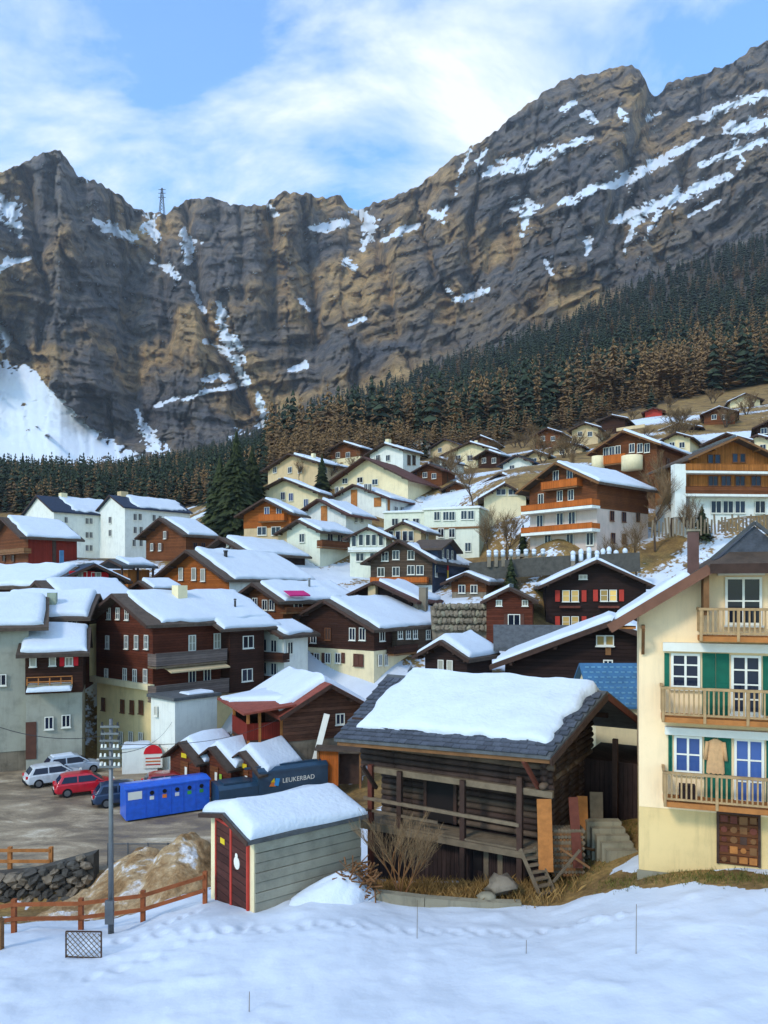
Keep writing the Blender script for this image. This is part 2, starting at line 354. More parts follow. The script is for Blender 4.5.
for (ax_, ay_, bx_, by_, nst) in ((-9.5, 23.6, -1.0, 22.4, 26), (-1.0, 22.4, 7.5, 21.6, 26), (-7.5, 24.6, -6.2, 25.6, 7), (-8.0, 20.5, -4.0, 23.4, 12)):     # trodden tracks
    for k in range(nst):
        t_ = k/nst; fx, fy = ax_+(bx_-ax_)*t_+(.14 if k % 2 else -.14)*.5+rf_.gauss(0, .05), ay_+(by_-ay_)*t_+(.16 if k % 2 else -.16)+rf_.gauss(0, .05)
        q_ = np.hypot((XX-fx)/.17, (YY-fy)/.24); ZZ = ZZ-0.07*np.exp(-q_**2)+0.025*np.exp(-(q_-1.5)**2*3)
ZZ = ZZ+near*np.maximum(0, fbm(XX*.55+3, YY*.9, 11.0, 3)-.12)*.2
bare = bare_mask(XX, YY)
# how much snow lies: full in the field, patchy between the houses, thin bands on the upper meadow, none under the wood
pat = fbm(XX*0.09, YY*0.09, 5.0, 4); band = fbm(XX*0.02, YY*0.10, 8.0, 4)
sn = np.where(YY < 34, 1.0, np.where(YY < 110, 0.56-0.16*sstep(8, 22, XX)+pat*1.25, 0.30+band*1.6))
sn = np.where((YY > 215), 0.05, sn)
lot = park_mask(XX, YY); wood = ((HY-(ZZ-CAMZ)/YY*FPX) < np.interp(U, [-300, 0, 150, 250, 300, 400, 500, 560, 620, 690, 768, 1070], [514, 514, 512, 500, 474, 464, 446, 432, 414, 398, 384, 330]))*(YY > 165); sn = np.clip(sn, 0, 1)*(1-bare)*(1-sstep(0.1, 0.6, lot))
dirt_slope = sstep(29, 31.5, YY)*(1-sstep(38, 41, YY))*(1-sstep(-4, -2, XX))*sstep(-22, -18, XX)
sn = sn*(1-0.75*dirt_slope*(fbm(XX*0.5, YY*0.5, 3, 3) > -0.15))

m, n, l, b = new_mat('ground', 0.85, 0.2)
tcn = n.new('ShaderNodeTexCoord'); att = n.new('ShaderNodeAttribute'); att.attribute_name = 'snow'
ng = N(n, 'ShaderNodeTexNoise', Scale=0.35, Detail=9.0, Roughness=0.7); l.new(tcn.outputs['Object'], ng.inputs['Vector'])
ng2 = N(n, 'ShaderNodeTexNoise', Scale=6.0, Detail=5.0, Roughness=0.7); l.new(tcn.outputs['Object'], ng2.inputs['Vector'])
gr = ramp(n, l, ng.outputs['Fac'], [(0.28, S(78, 62, 42)), (0.45, S(124, 98, 60)), (0.58, S(152, 122, 72)), (0.72, S(108, 98, 58))])
g2 = ramp(n, l, ng2.outputs['Fac'], [(0.3, (0.55,)*3), (0.7, (1.25,)*3)])
grass = mixc(n, l, 1.0, gr.outputs['Color'], g2.outputs['Color'], 'MULTIPLY')
ns = N(n, 'ShaderNodeTexNoise', Scale=1.6, Detail=8.0, Roughness=0.6); l.new(tcn.outputs['Object'], ns.inputs['Vector'])
ad = N(n, 'ShaderNodeMath', operation='ADD'); l.new(att.outputs['Fac'], ad.inputs[0]); l.new(ns.outputs['Fac'], ad.inputs[1])
sr = ramp(n, l, ad.outputs[0], [(0.0, (0, 0, 0)), (0.985, (0, 0, 0)), (1.0, (1, 1, 1))])
# rescale the sum so that 0.5+0.5 noise is the threshold
mu = N(n, 'ShaderNodeMath', operation='MULTIPLY'); l.new(ad.outputs[0], mu.inputs[0]); mu.inputs[1].default_value = 0.6
sr = ramp(n, l, mu.outputs[0], [(0.57, (0, 0, 0)), (0.62, (1, 1, 1))])
nsn = N(n, 'ShaderNodeTexNoise', Scale=0.5, Detail=6.0); l.new(tcn.outputs['Object'], nsn.inputs['Vector'])
snc = ramp(n, l, nsn.outputs['Fac'], [(0.3, (0.55, 0.60, 0.65)), (0.65, (0.64, 0.685, 0.73))])
aw = n.new('ShaderNodeAttribute'); aw.attribute_name = 'litter'; grass = mixc(n, l, aw.outputs['Fac'], grass, S(62, 52, 40))
l.new(mixc(n, l, sr.outputs['Color'], grass, snc.outputs['Color']), b.inputs['Base Color'])
nb = N(n, 'ShaderNodeTexNoise', Scale=1.1, Detail=6.0, Roughness=0.5); l.new(tcn.outputs['Object'], nb.inputs['Vector'])
vb = N(n, 'ShaderNodeTexVoronoi', Scale=1.1); l.new(tcn.outputs['Object'], vb.inputs['Vector'])
vr = ramp(n, l, vb.outputs['Distance'], [(0.0, (0,)*3), (0.16, (1,)*3)])
hm = N(n, 'ShaderNodeMath', operation='MULTIPLY_ADD'); l.new(vr.outputs['Color'], hm.inputs[0]); hm.inputs[1].default_value = 0.16; l.new(nb.outputs['Fac'], hm.inputs[2])
bp = N(n, 'ShaderNodeBump', Strength=0.38, Distance=0.2); l.new(hm.outputs[0], bp.inputs['Height']); l.new(bp.outputs[0], b.inputs['Normal'])
M['ground'] = m
V = np.stack([XX, YY, ZZ], -1).reshape(-1, 3)
me = np_mesh('ground', V, grid_faces(len(us), len(Ys))[:, ::-1][:, [3, 2, 1, 0]], M['ground'])
a = me.attributes.new('snow', 'FLOAT', 'POINT'); a.data.foreach_set('value', sn.ravel().astype(np.float32))
a = me.attributes.new('litter', 'FLOAT', 'POINT'); a.data.foreach_set('value', wood.ravel().astype(np.float32))
tag(put('ground', me), 'snow field, village slopes and upper meadow below the wood', None, kind='structure')

# car park: worn asphalt sheet with meltwater and grit
m, n, l, b = new_mat('asphalt', 0.8, 0.35)
tcn = n.new('ShaderNodeTexCoord')
n1 = N(n, 'ShaderNodeTexNoise', Scale=0.22, Detail=9.0, Roughness=0.7, Distortion=0.6); mpn = n.new('ShaderNodeMapping'); mpn.inputs['Scale'].default_value = (1, 2.2, 1); mpn.inputs['Rotation'].default_value = (0, 0, 0.25)
l.new(tcn.outputs['Object'], mpn.inputs[0]); l.new(mpn.outputs[0], n1.inputs['Vector'])
r1 = ramp(n, l, n1.outputs['Fac'], [(0.3, S(92, 80, 68)), (0.45, S(126, 110, 88)), (0.56, S(160, 142, 114)), (0.70, S(206, 192, 166))])
n2 = N(n, 'ShaderNodeTexNoise', Scale=9.0, Detail=6.0, Roughness=0.75); l.new(tcn.outputs['Object'], n2.inputs['Vector']); r2 = ramp(n, l, n2.outputs['Fac'], [(0.3, (0.72,)*3), (0.7, (1.15,)*3)])
l.new(mixc(n, l, 1.0, r1.outputs['Color'], r2.outputs['Color'], 'MULTIPLY'), b.inputs['Base Color'])
rr = ramp(n, l, n1.outputs['Fac'], [(0.35, (0.45,)*3), (0.6, (0.9,)*3)]); l.new(rr.outputs['Color'], b.inputs['Roughness'])
bp = N(n, 'ShaderNodeBump', Strength=0.25, Distance=0.04); l.new(n2.outputs['Fac'], bp.inputs['Height']); l.new(bp.outputs[0], b.inputs['Normal'])
M['asphalt'] = m
gx = np.linspace(-45, -4.2, 60); gy = np.linspace(37.2, 60, 40); A_, B_ = np.meshgrid(gx, gy, indexing='ij')
A2 = A_+0.3*noise3(A_*0.3, B_*0.3, 0); C_ = np.full_like(A_, PARK_Z)+0.02*noise3(A_*.5, B_*.5, 3)
edge = (A_ <= gx[0]) | (A_ >= gx[-1]) | (B_ <= gy[0]) | (B_ >= gy[-1]); C_ = np.where(edge, PARK_Z-0.3, C_)
tag(put('car_park', np_mesh('car_park', np.stack([A2, B_, C_], -1).reshape(-1, 3), grid_faces(60, 40), M['asphalt'])), 'worn grey brown asphalt car park with grit and meltwater', None, kind='structure')

# ------------------------------------------------------------------ the mountain wall
RIDGE = [(-320,205),(-150,190),(-60,185),(0,172),(20,165),(34,157),(50,150),(60,151),(68,160),(78,176),(100,183),(120,196),(134,208),(145,212),(165,213),(178,207),(185,200),(210,197),(235,205),(262,206),(278,195),(285,192),(305,193),(318,198),(340,195),(350,208),(358,210),(366,207),(385,200),(410,190),(430,178),(440,168),(450,160),(480,142),(497,130),(510,118),(540,95),(560,82),(570,78),(600,72),(620,66),(632,65),(640,71),(647,86),(655,96),(661,94),(668,82),(700,75),(730,64),(750,50),(768,40),(850,0),(950,-40),(1100,-80)]
rx, ry = np.array(RIDGE, float).T
bx = np.array([-320,0,120,220,270,320,400,500,600,700,768,950,1100.]); by = np.array([500,500,495,488,470,450,418,382,342,318,297,240,200.])
NU, NV = 860, 420
pu = np.linspace(-310, 1080, NU); tt = np.linspace(0, 1, NV)
jag = 3.0*noise3(pu/9, 0, 0)+2.0*noise3(pu/4, 5, 0)
pyc = np.interp(pu, rx, ry)+jag; pyb = np.interp(pu, bx, by)
PU = np.repeat(pu[:, None], NV, 1); T = np.repeat(tt[None, :], NU, 0)
PY = pyb[:, None]+(pyc-pyb)[:, None]*T
Db = np.interp(pu, [-320, 0, 200, 300, 500, 768, 1080], [760, 760, 760, 720, 690, 690, 690])[:, None]
Dc = np.interp(pu, [-320, 60, 150, 250, 360, 450, 620, 768, 1080], [1330, 1300, 1480, 1400, 1500, 1420, 1480, 1480, 1500])[:, None]
prof = np.where(T < 0.22, T/0.22*0.42, 0.42+(T-0.22)/0.78*0.58)
prof = 0.75*prof+0.25*T
D = Db+(Dc-Db)*prof
# buttresses and gullies, cracks, tilted strata, fine rock
wx = PU+14*fbm(PU/60, PY/60, 2.2, 3); wy = PY+14*fbm(PU/60, PY/60, 7.7, 3)
lean = 0.22*(PY-250)*np.interp(PU, [-300, 250, 420, 800], [-0.2, 0.1, 0.9, 1.1])
butt = fbm((wx+lean)/88, wy/360, 0.3, 4, ridged=True)
crack = fbm((wx+lean)/30, wy/150, 3.1, 4, ridged=True)
crack = np.sign(crack)*np.abs(crack)**0.8
tilt = np.where(PU > 250, 0.42, -0.12); tilt = np.interp(PU, [-300, 120, 330, 800], [-0.18, -0.10, 0.30, 0.50])
st = (wy+tilt*(wx-300))/26.0+0.5*fbm(wx/40, wy/40, 9.0, 2); fs = st-np.floor(st)
strata = np.where(fs < 0.78, fs/0.78, (1-fs)/0.22)
st2 = (wy+tilt*(wx-300))/9.0; fs2 = st2-np.floor(st2); strata2 = np.where(fs2 < 0.7, fs2/0.7, (1-fs2)/0.3)
fine = fbm(PU/11, PY/15, 1.7, 4); fine2 = fbm(PU/4.5, PY/7, 6.7, 2)
rock = sstep(0.04, 0.2, T)
cliffy = np.clip(0.5+1.2*fbm(PU/110, PY/80, 12.0, 2), 0.15, 1)
def worley(x, y, seed):
    """nearest cell: distance gap to the second cell, cell value, offset inside the cell"""
    xi, yi = np.floor(x).astype(int), np.floor(y).astype(int); f1 = np.full(x.shape, 9.0); f2 = np.full(x.shape, 9.0); val = np.zeros(x.shape); ox = np.zeros(x.shape); oy = np.zeros(x.shape); tl = np.zeros(x.shape)
    for dx in (-1, 0, 1):
        for dy in (-1, 0, 1):
            h = _perm[(_perm[(xi+dx+seed) & 511]+yi+dy) & 511]; jx = xi+dx+.5+.42*np.sin(h*12.9); jy = yi+dy+.5+.42*np.sin(h*78.2)
            ex, ey = x-jx, y-jy; d = np.hypot(ex, ey); k = d < f1; f2 = np.where(k, f1, np.minimum(f2, d)); val = np.where(k, np.sin(h*3.7), val); tl = np.where(k, np.sin(h*9.1), tl); ox = np.where(k, ex, ox); oy = np.where(k, ey, oy); f1 = np.where(k, d, f1)
    return f2-f1, val, ox, oy, tl
ws, wt_ = wx+lean, wy+tilt*(wx-300)*0.5
ws = ws+5*fbm(PU/14, PY/14, 41.0, 3); wt_ = wt_+6*fbm(PU/14, PY/14, 47.0, 3)
c1 = worley(ws/52, wt_/150, 3); c2 = worley(ws/23, wt_/58, 40); c3 = worley(ws/9, wt_/18, 90)
cell = 30*c1[1]+46*c1[4]*c1[2]+30*c1[3]-24*np.exp(-c1[0]/.05)+11*c2[1]+16*c2[4]*c2[2]+10*c2[3]-8*np.exp(-c2[0]/.06)+4*c3[1]+6*c3[4]*c3[2]+3*c3[3]-2*np.exp(-c3[0]/.10)
CLEFTS = [([(184,206,5),(190,245,8),(198,295,8),(214,345,9),(240,385,8),(262,425,9)], 75), ([(354,206,5),(372,245,8),(388,290,8),(396,335,7)], 55), ([(24,170,5),(36,235,8),(46,300,9),(40,350,8)], 65), ([(478,200,5),(468,250,7),(476,300,6)], 40), ([(650,92,5),(640,140,7),(622,185,8),(600,240,7)], 60), ([(238,208,4),(244,255,6),(240,300,6)], 45), ([(506,235,5),(516,285,7),(538,330,6)], 40), ([(566,150,4),(574,200,6),(592,250,6)], 40), ([(110,190,4),(118,250,7),(128,310,7),(120,370,7)], 45), ([(300,200,4),(306,250,6),(318,300,6),(312,350,6)], 42), ([(430,185,4),(424,235,6),(436,280,6)], 40), ([(700,90,4),(694,140,6),(680,190,6)], 40), ([(150,215,4),(160,280,6),(172,340,6)], 36), ([(268,210,4),(276,270,6),(270,330,7)], 38)]
for pts, dep in CLEFTS:
    d_ = np.full(PU.shape, 1e9); w_ = np.ones(PU.shape)
    for (x0, y0, w0), (x1, y1, w1) in zip(pts[:-1], pts[1:]):
        t_ = np.clip(((wx*.6+PU*.4-x0)*(x1-x0)+(PY-y0)*(y1-y0))/((x1-x0)**2+(y1-y0)**2), 0, 1); dd = np.hypot(wx*.6+PU*.4-x0-t_*(x1-x0), PY-y0-t_*(y1-y0)); k_ = dd < d_; d_ = np.where(k_, dd, d_); w_ = np.where(k_, w0+(w1-w0)*t_, w_)
    D = D+dep*1.3*np.exp(-(d_/w_/.8)**1.3)
D = D-rock*(135*(butt-0.3)+34*(crack-0.3)*cliffy+24*(strata-0.5)*(1.15-cliffy*.6)+8*(strata2-.5)+14*fine+7*fine2+.9*cell)
# snow-bearing ledges, gullies and cones: polyline of (column,row,half width), setback of the rock above it
def poly_d(pts):
    best = np.full(PU.shape, 1e9); sgn = np.zeros(PU.shape); wid = np.ones(PU.shape)
    for (x0, y0, w0), (x1, y1, w1) in zip(pts[:-1], pts[1:]):
        dx, dy = x1-x0, y1-y0; t = np.clip(((PU-x0)*dx+(PY-y0)*dy)/(dx*dx+dy*dy), 0, 1)
        ex, ey = PU-x0-t*dx, PY-y0-t*dy; d = np.hypot(ex, ey); k = d < best
        best = np.where(k, d, best); wid = np.where(k, w0+(w1-w0)*t, wid); sgn = np.where(k, -ey, sgn)
    return best, wid, sgn
LEDGES = [[(483,176,2),(500,168,7),(530,160,8),(560,148,5),(590,138,3)],[(486,150,2),(478,162,4)],[(600,188,2),(625,180,8),(650,165,6),(672,155,5),(700,140,3)],
 [(612,222,3),(640,212,7),(665,203,7),(690,192,6),(728,176,4)],[(640,214,5),(630,235,3),(625,250,2)],[(660,212,4),(645,240,2)],[(690,120,1.5),(705,117,5),(725,108,5),(768,92,3),(800,80,3)],
 [(726,130,5),(745,128,7),(775,118,6)],[(735,140,4),(742,160,3),(738,168,2)],[(586,115,5),(596,121,3)],[(622,112,4),(627,120,3)],[(650,118,3),(660,113,2)],
 [(510,208,2),(530,206,8),(524,225,5),(522,236,2)],[(430,212,2),(440,218,5),(447,206,2)],[(590,238,4),(586,255,2)],[(470,150,2),(460,173,2),(455,195,2)],[(384,240,3),(400,232,4),(420,224,2)],
 [(310,228,2),(325,228,6),(345,222,4)],[(358,210,6),(368,222,9),(368,238,5),(362,250,2)],[(345,262,4),(355,268,3)],[(184,230,3),(189,245,7),(188,262,3)],[(145,225,5),(155,235,6),(150,222,7)],
 [(96,222,3),(112,230,7),(132,240,5)],[(0,200,7),(8,208,12),(15,222,7),(20,236,3)],[(-20,205,9),(0,210,10)],[(-10,270,7),(10,262,5),(30,258,2)],[(0,325,4),(8,340,6),(4,350,3)],
 [(152,262,2),(170,270,4),(180,278,3)],[(192,282,2),(198,300,3),(205,312,2)],[(219,303,2),(221,315,5),(225,335,6),(238,352,7),(244,362,3)],[(205,340,2),(222,350,5),(236,360,4),(245,383,5),(225,388,3),(205,392,3),(182,400,2)],
 [(205,380,4),(228,376,3)],[(258,394,2),(262,410,5),(268,425,8),(262,440,12),(238,445,10)],[(137,410,2),(143,425,4),(150,440,8),(158,448,9)],[(155,406,2),(180,398,2)],
 [(455,300,3),(470,296,5),(488,290,3)],[(290,370,3),(305,365,4)],[(350,325,3),(365,318,2)],[(300,300,2),(310,310,2)],[(560,110,3),(575,103,2)],[(700,165,3),(740,150,4),(790,130,3)],[(690,215,2),(720,200,3)],
 [(560,205,3),(580,196,5),(600,185,3)],[(545,260,2),(552,275,2)],[(268,205,2),(275,214,4)],[(448,290,2),(462,302,2)]]
snow = np.zeros(PU.shape)
en = fbm(PU/11, PY/7, 20.0, 4); en2 = fbm((PU+PY*.4)/3.5, PY/3.0, 25.0, 2)
for pts in LEDGES:
    d, w, s = poly_d(pts)
    D += 16*np.clip(s/np.maximum(w, 1), -1, 1)*np.exp(-(d/(w*2.6))**2)
    snow = np.maximum(snow, 1-sstep(0.55, 1.0, d/(w*1.2)-1.5*en-0.9*en2+0.05))
# the big snow cone on the left and the run-outs at the foot of the gullies
cone = [(-320,365),(0,362),(28,362),(50,385),(75,412),(100,432),(125,446),(150,458)]
cx_, cy_ = np.array(cone, float).T; top = np.interp(PU, cx_, cy_)
inc = sstep(-2, 3, PY-top+13*en+5*en2-2)*(PU < 150)*sstep(.62, .5, fbm(PU/16, PY/9, 61.0, 4)+.0028*(PY-330)*0+.15); snow = np.maximum(snow, inc)
D = np.where(inc > 0.3, D*0.12+0.88*(Db+(Dc-Db)*prof), D)
# natural dusting on gentle ledges high up
zz = CAMZ+(HY-PY)/FPX*D
P3 = np.stack([(PU-CX)/FPX*D, D, zz], -1)
du = np.gradient(P3, axis=0); dv = np.gradient(P3, axis=1); nr = np.cross(du, dv); nr /= np.linalg.norm(nr, axis=-1)[..., None]+1e-9
nzv = np.abs(nr[..., 2])
snow = np.maximum(snow, 0.9*sstep(0.93, 1.0, nzv+0.12*en+0.10*fbm(PU/70, PY/70, 31, 2)-0.05*(PY > 300))*sstep(430, 330, PY))
# behind the crest the land falls away
back = P3[:, -1:, :]+np.stack([np.zeros(NU), np.full(NU, 260.), np.full(NU, -220.)], -1)[:, None, :]
P3 = np.concatenate([P3, back], 1); snow = np.concatenate([snow, snow[:, -1:]], 1)
conc = np.concatenate([np.clip(0.5-0.5*(crack+0.4*fine), 0, 1), np.zeros((NU, 1))], 1)
m, n, l, b = new_mat('rock', 0.92, 0.12)
tcn = n.new('ShaderNodeTexCoord')
def tn(scale, detail=6.0, rough=0.6, sc=(1, 1, 1), rot=(0, 0, 0), dist=0.0):
    mpn = n.new('ShaderNodeMapping'); mpn.inputs['Scale'].default_value = sc; mpn.inputs['Rotation'].default_value = rot; l.new(tcn.outputs['Object'], mpn.inputs[0])
    t = N(n, 'ShaderNodeTexNoise', Scale=scale, Detail=detail, Roughness=rough, Distortion=dist); l.new(mpn.outputs[0], t.inputs['Vector']); return t.outputs['Fac']
base = ramp(n, l, tn(0.006, 8, 0.62, (1, 0.6, 1)), [(0.34, S(74, 86, 104)), (0.44, S(104, 108, 116)), (0.50, S(122, 110, 98)), (0.55, S(184, 150, 102)), (0.64, S(232, 190, 122))])
strat = ramp(n, l, tn(0.02, 8, 0.7, (0.35, 0.35, 2.6), (0, 0.42, 0)), [(0.34, S(80, 78, 82)), (0.5, S(134, 120, 106)), (0.66, S(186, 162, 128))])
c = mixc(n, l, 0.45, base.outputs['Color'], strat.outputs['Color'])
streak = ramp(n, l, tn(0.05, 7, 0.7, (1.6, 1.0, 0.22)), [(0.34, (0.5, 0.5, 0.54)), (0.5, (1, 1, 1)), (0.68, (1.3, 1.25, 1.15))])
c = mixc(n, l, 0.85, c, streak.outputs['Color'], 'MULTIPLY')
fin = ramp(n, l, tn(0.22, 6, 0.7), [(0.3, (0.6,)*3), (0.7, (1.3,)*3)]); c = mixc(n, l, 0.8, c, fin.outputs['Color'], 'MULTIPLY')
scrub = ramp(n, l, tn(0.012, 7, 0.7), [(0.56, (0,)*3), (0.66, (1,)*3)])
c = mixc(n, l, 1.0, c, (1.12, 1.07, 1.0, 1), 'MULTIPLY')
as_ = n.new('ShaderNodeAttribute'); as_.attribute_name = 'snow'
sr = ramp(n, l, as_.outputs['Fac'], [(0.42, (0,)*3), (0.55, (1,)*3)])
l.new(mixc(n, l, sr.outputs['Color'], c, (0.68, 0.72, 0.76, 1)), b.inputs['Base Color'])
hb = N(n, 'ShaderNodeMath', operation='ADD'); l.new(tn(0.08, 9, 0.72, (1.4, 1.4, 0.7)), hb.inputs[0]); l.new(tn(0.03, 6, 0.6, (0.5, 0.5, 2.2), (0, 0.42, 0)), hb.inputs[1])
bp = N(n, 'ShaderNodeBump', Strength=1.0, Distance=16.0); l.new(hb.outputs[0], bp.inputs['Height'])
ib = N(n, 'ShaderNodeMath', operation='MULTIPLY_ADD'); l.new(sr.outputs['Color'], ib.inputs[0]); ib.inputs[1].default_value = -0.8; ib.inputs[2].default_value = 0.95; l.new(ib.outputs[0], bp.inputs['Strength'])
l.new(bp.outputs[0], b.inputs['Normal'])
M['rock'] = m
me = np_mesh('mountain', P3.reshape(-1, 3), grid_faces(NU, NV+1), M['rock'], smooth=False)
a = me.attributes.new('snow', 'FLOAT', 'POINT'); a.data.foreach_set('value', snow.ravel().astype(np.float32))
tag(put('mountain', me), 'limestone cliff wall with snow ledges and gullies above the village', None, kind='structure')

# ------------------------------------------------------------------ trees
def leafm(name, c0, c1, scale=1.5):
    m, n, l, b = new_mat(name, 0.85, 0.1)
    oi = n.new('ShaderNodeObjectInfo'); tcn = n.new('ShaderNodeTexCoord'); g = n.new('ShaderNodeNewGeometry')
    r = ramp(n, l, g.outputs['Random Per Island'], [(0, c0), (1, c1)])
    r2 = ramp(n, l, oi.outputs['Random'], [(0, (0.75,)*3), (1, (1.25,)*3)])
    l.new(mixc(n, l, 1.0, r.outputs['Color'], r2.outputs['Color'], 'MULTIPLY'), b.inputs['Base Color']); return m
M['needles'] = leafm('needles', S(24, 34, 28), S(56, 64, 46)); M['larch'] = leafm('larch', S(80, 64, 46), S(134, 104, 66)); M['bark'] = plain('bark', S(82, 66, 52), var=0.3, scale=4)
M['twig'] = leafm('twig', S(92, 72, 52), S(138, 112, 80))
def conifer_mesh(H, rb, layers, per, rnd, larch=False):  # sprays get narrower as their number grows
    """one crown of drooping sprays around a leader, height H"""
    v, f = [], []
    for k in range(layers):
        t = (k+0.3)/layers; z = H*(0.10+0.88*t); r = rb*(1-t)**(0.85)*rnd.uniform(0.8, 1.15)+0.02*H*(1-t)
        for j in range(per):
            if larch and rnd.random() < 0.25: continue
            th = 2*math.pi*(j+rnd.random()*0.7)/per+k*1.3; L = r*rnd.uniform(0.65, 1.15); dz = -L*rnd.uniform(0.1, 0.5) if not larch else L*rnd.uniform(-0.1, 0.3)
            w = (L*(0.42 if not larch else 0.2)+0.008*H)*min(1, 9/per); c, s = math.cos(th), math.sin(th); n0 = len(v)
            zj = z+rnd.uniform(-.03, .03)*H
            v += [(0, 0, zj+0.05*H), (c*L*.55-s*w, s*L*.55+c*w, zj+dz*.5), (c*L, s*L, zj+dz), (c*L*.55+s*w, s*L*.55-c*w, zj+dz*.5), (c*L*.5, s*L*.5, zj+dz*.3+0.035*H)]
            f += [(n0, n0+1, n0+4), (n0+1, n0+2, n0+4), (n0+2, n0+3, n0+4), (n0+3, n0, n0+4)]
    return np.array(v), np.array(f)
def crown_obj(name, H, rb, layers, per, rnd, mat, larch=False):
    v, f = conifer_mesh(H, rb, layers, per, rnd, larch); return np_mesh(name, v, f, mat, smooth=False)
rt = random.Random(5)
SPR = [conifer_mesh(1.0, 0.17+0.035*(k % 4), 8, 6, rt) for k in range(8)]
LAR = [conifer_mesh(1.0, 0.17+0.04*(k % 4), 8, 7, rt, True) for k in range(8)]
spots = []
while len(spots) < 14500:
    px = rt.uniform(-120, 900) if len(spots) < 12000 else rt.uniform(-120, 270); Y = math.exp(rt.uniform(math.log(165), math.log(930)))
    X = (px-CX)/FPX*Y
    spots.append((px, X, Y))
sx = np.array([s[1] for s in spots]); sy = np.array([s[2] for s in spots]); sp_ = np.array([s[0] for s in spots]); sz = G(sx, sy); spy = HY-(sz-CAMZ)/sy*FPX
lower = np.interp(sp_, [-120, 0, 150, 250, 300, 400, 500, 560, 620, 690, 768, 900], [514, 514, 512, 500, 474, 464, 446, 432, 414, 398, 384, 350])
keep = spy < lower+4*noise3(sp_/14, 0, 0)
dens = fbm(sx*0.01, sy*0.01, 0, 2); keep &= (dens > -0.5)
order = np.argsort(sy)
stuff = {'spruce': [], 'larch': []}; single = []; nsing = {'spruce': 0, 'larch': 0}
for k in order:
    if not keep[k]: continue
    frac = (lower[k]-spy[k])
    left = sp_[k] < 265
    plar = (0.30 if left else np.clip(1.0-frac/85, 0.28, 0.92))+0.6*float(noise3(sx[k]*0.012, sy[k]*0.012, 2.0))
    kind = 'larch' if rt.random() < plar else 'spruce'
    H = rt.uniform(11, 21)*(0.85 if kind == 'larch' else 1.0)*(0.62 if left else ((1.3 if sy[k] > 260 else .62) if frac < 26 else 1.0))*rt.choice((.75, .9, 1, 1, 1.15))
    it = (float(sx[k]), float(sy[k]), float(sz[k])-0.6, H, rt.uniform(0, 6.28), rt.randrange(8))
    if nsing[kind] < 75 and 0 < sp_[k] < 768 and sy[k] < 420 and rt.random() < 0.6: single.append((kind, it)); nsing[kind] += 1
    else: stuff[kind].append(it)
for kind, lib, mat in (('spruce', SPR, M['needles']), ('larch', LAR, M['larch'])):
    Vs, Fs, o_ = [], [], 0
    for (x, y, z, H, th, q) in stuff[kind]:
        v, f = lib[q]; c, s = math.cos(th), math.sin(th)
        vv = np.stack([(v[:, 0]*c-v[:, 1]*s)*H+x, (v[:, 0]*s+v[:, 1]*c)*H+y, v[:, 2]*H+z], 1); Vs.append(vv); Fs.append(f+o_); o_ += len(v)
    tag(put(kind+'_forest', np_mesh(kind+'_forest', np.concatenate(Vs), np.concatenate(Fs), mat, False)), {'spruce': 'dark evergreen wood covering the slope under the cliffs', 'larch': 'brown leafless larch wood mixed along the lower slope'}[kind], 'forest', kind='stuff')
crowns = {'spruce': [np_mesh('crown', v, f, M['needles'], False) for v, f in SPR], 'larch': [np_mesh('crown', v, f, M['larch'], False) for v, f in LAR]}
tb = MB(); tb.tube((0, 0, -0.05), (0, 0, 0.9), 0.016, 0.004, 5); trunk_me = tb.mesh(M['bark'], name='trunk')
for kind, (x, y, z, H, th, q) in single:
    r_ = empty(kind+'_tree', (x, y, z), th); r_.scale = (H, H, H)
    tag(r_, {'spruce': 'dark green spruce at the lower edge of the hillside wood', 'larch': 'bare brown larch at the lower edge of the hillside wood'}[kind], 'tree', {'spruce': 'spruces along the wood edge', 'larch': 'larches along the wood edge'}[kind])
    put('crown', crowns[kind][q], r_); put('trunk', trunk_me, r_)
# ------------------------------------------------------------------ houses
_wcache = {}
def window_meshes(w, h, cols, rows, fm, gm, fr=0.07):
    k = (round(w, 2), round(h, 2), cols, rows, fm, gm)
    if k not in _wcache:
        a = MB(); fr = min(fr, w*0.13)
        a.box(-w/2, -w/2+fr, -0.07, 0.0, 0, h).box(w/2-fr, w/2, -0.07, 0.0, 0, h).box(-w/2+fr, w/2-fr, -0.07, 0, h-fr, h).box(-w/2+fr, w/2-fr, -0.07, 0, 0, fr)
        a.box(-w/2-0.05, w/2+0.05, -0.13, -0.002, -0.07, -0.002)
        t = fr*0.45
        for c in range(1, cols):
            x = -w/2+w*c/cols; a.box(x-t, x+t, -0.065, -0.012, fr, h-fr)
        for r in range(1, rows):
            z = h*r/rows; a.box(-w/2+fr, w/2-fr, -0.06, -0.013, z-t*.7, z+t*.7)
        g = MB().box(-w/2+fr*0.5, w/2-fr*0.5, -0.02, 0.01, fr*0.5, h-fr*0.5)
        _wcache[k] = (a.mesh(M[fm], name='window'), g.mesh(M[gm], name='pane'))
    return _wcache[k]
_scache = {}
def shutter_mesh(w, h, mat):
    k = (round(w, 2), round(h, 2), mat)
    if k not in _scache:
        a = MB(); a.box(-w/2, w/2, -0.05, -0.005, 0, h); a.box(-w/2+.05, w/2-.05, -0.065, -0.05, h*.06, h*.1).box(-w/2+.05, w/2-.05, -0.065, -0.05, h*.9, h*.94).box(-w/2+.05, w/2-.05, -.062, -.05, h*.48, h*.52)
        _scache[k] = a.mesh(M[mat], name='shutter')
    return _scache[k]
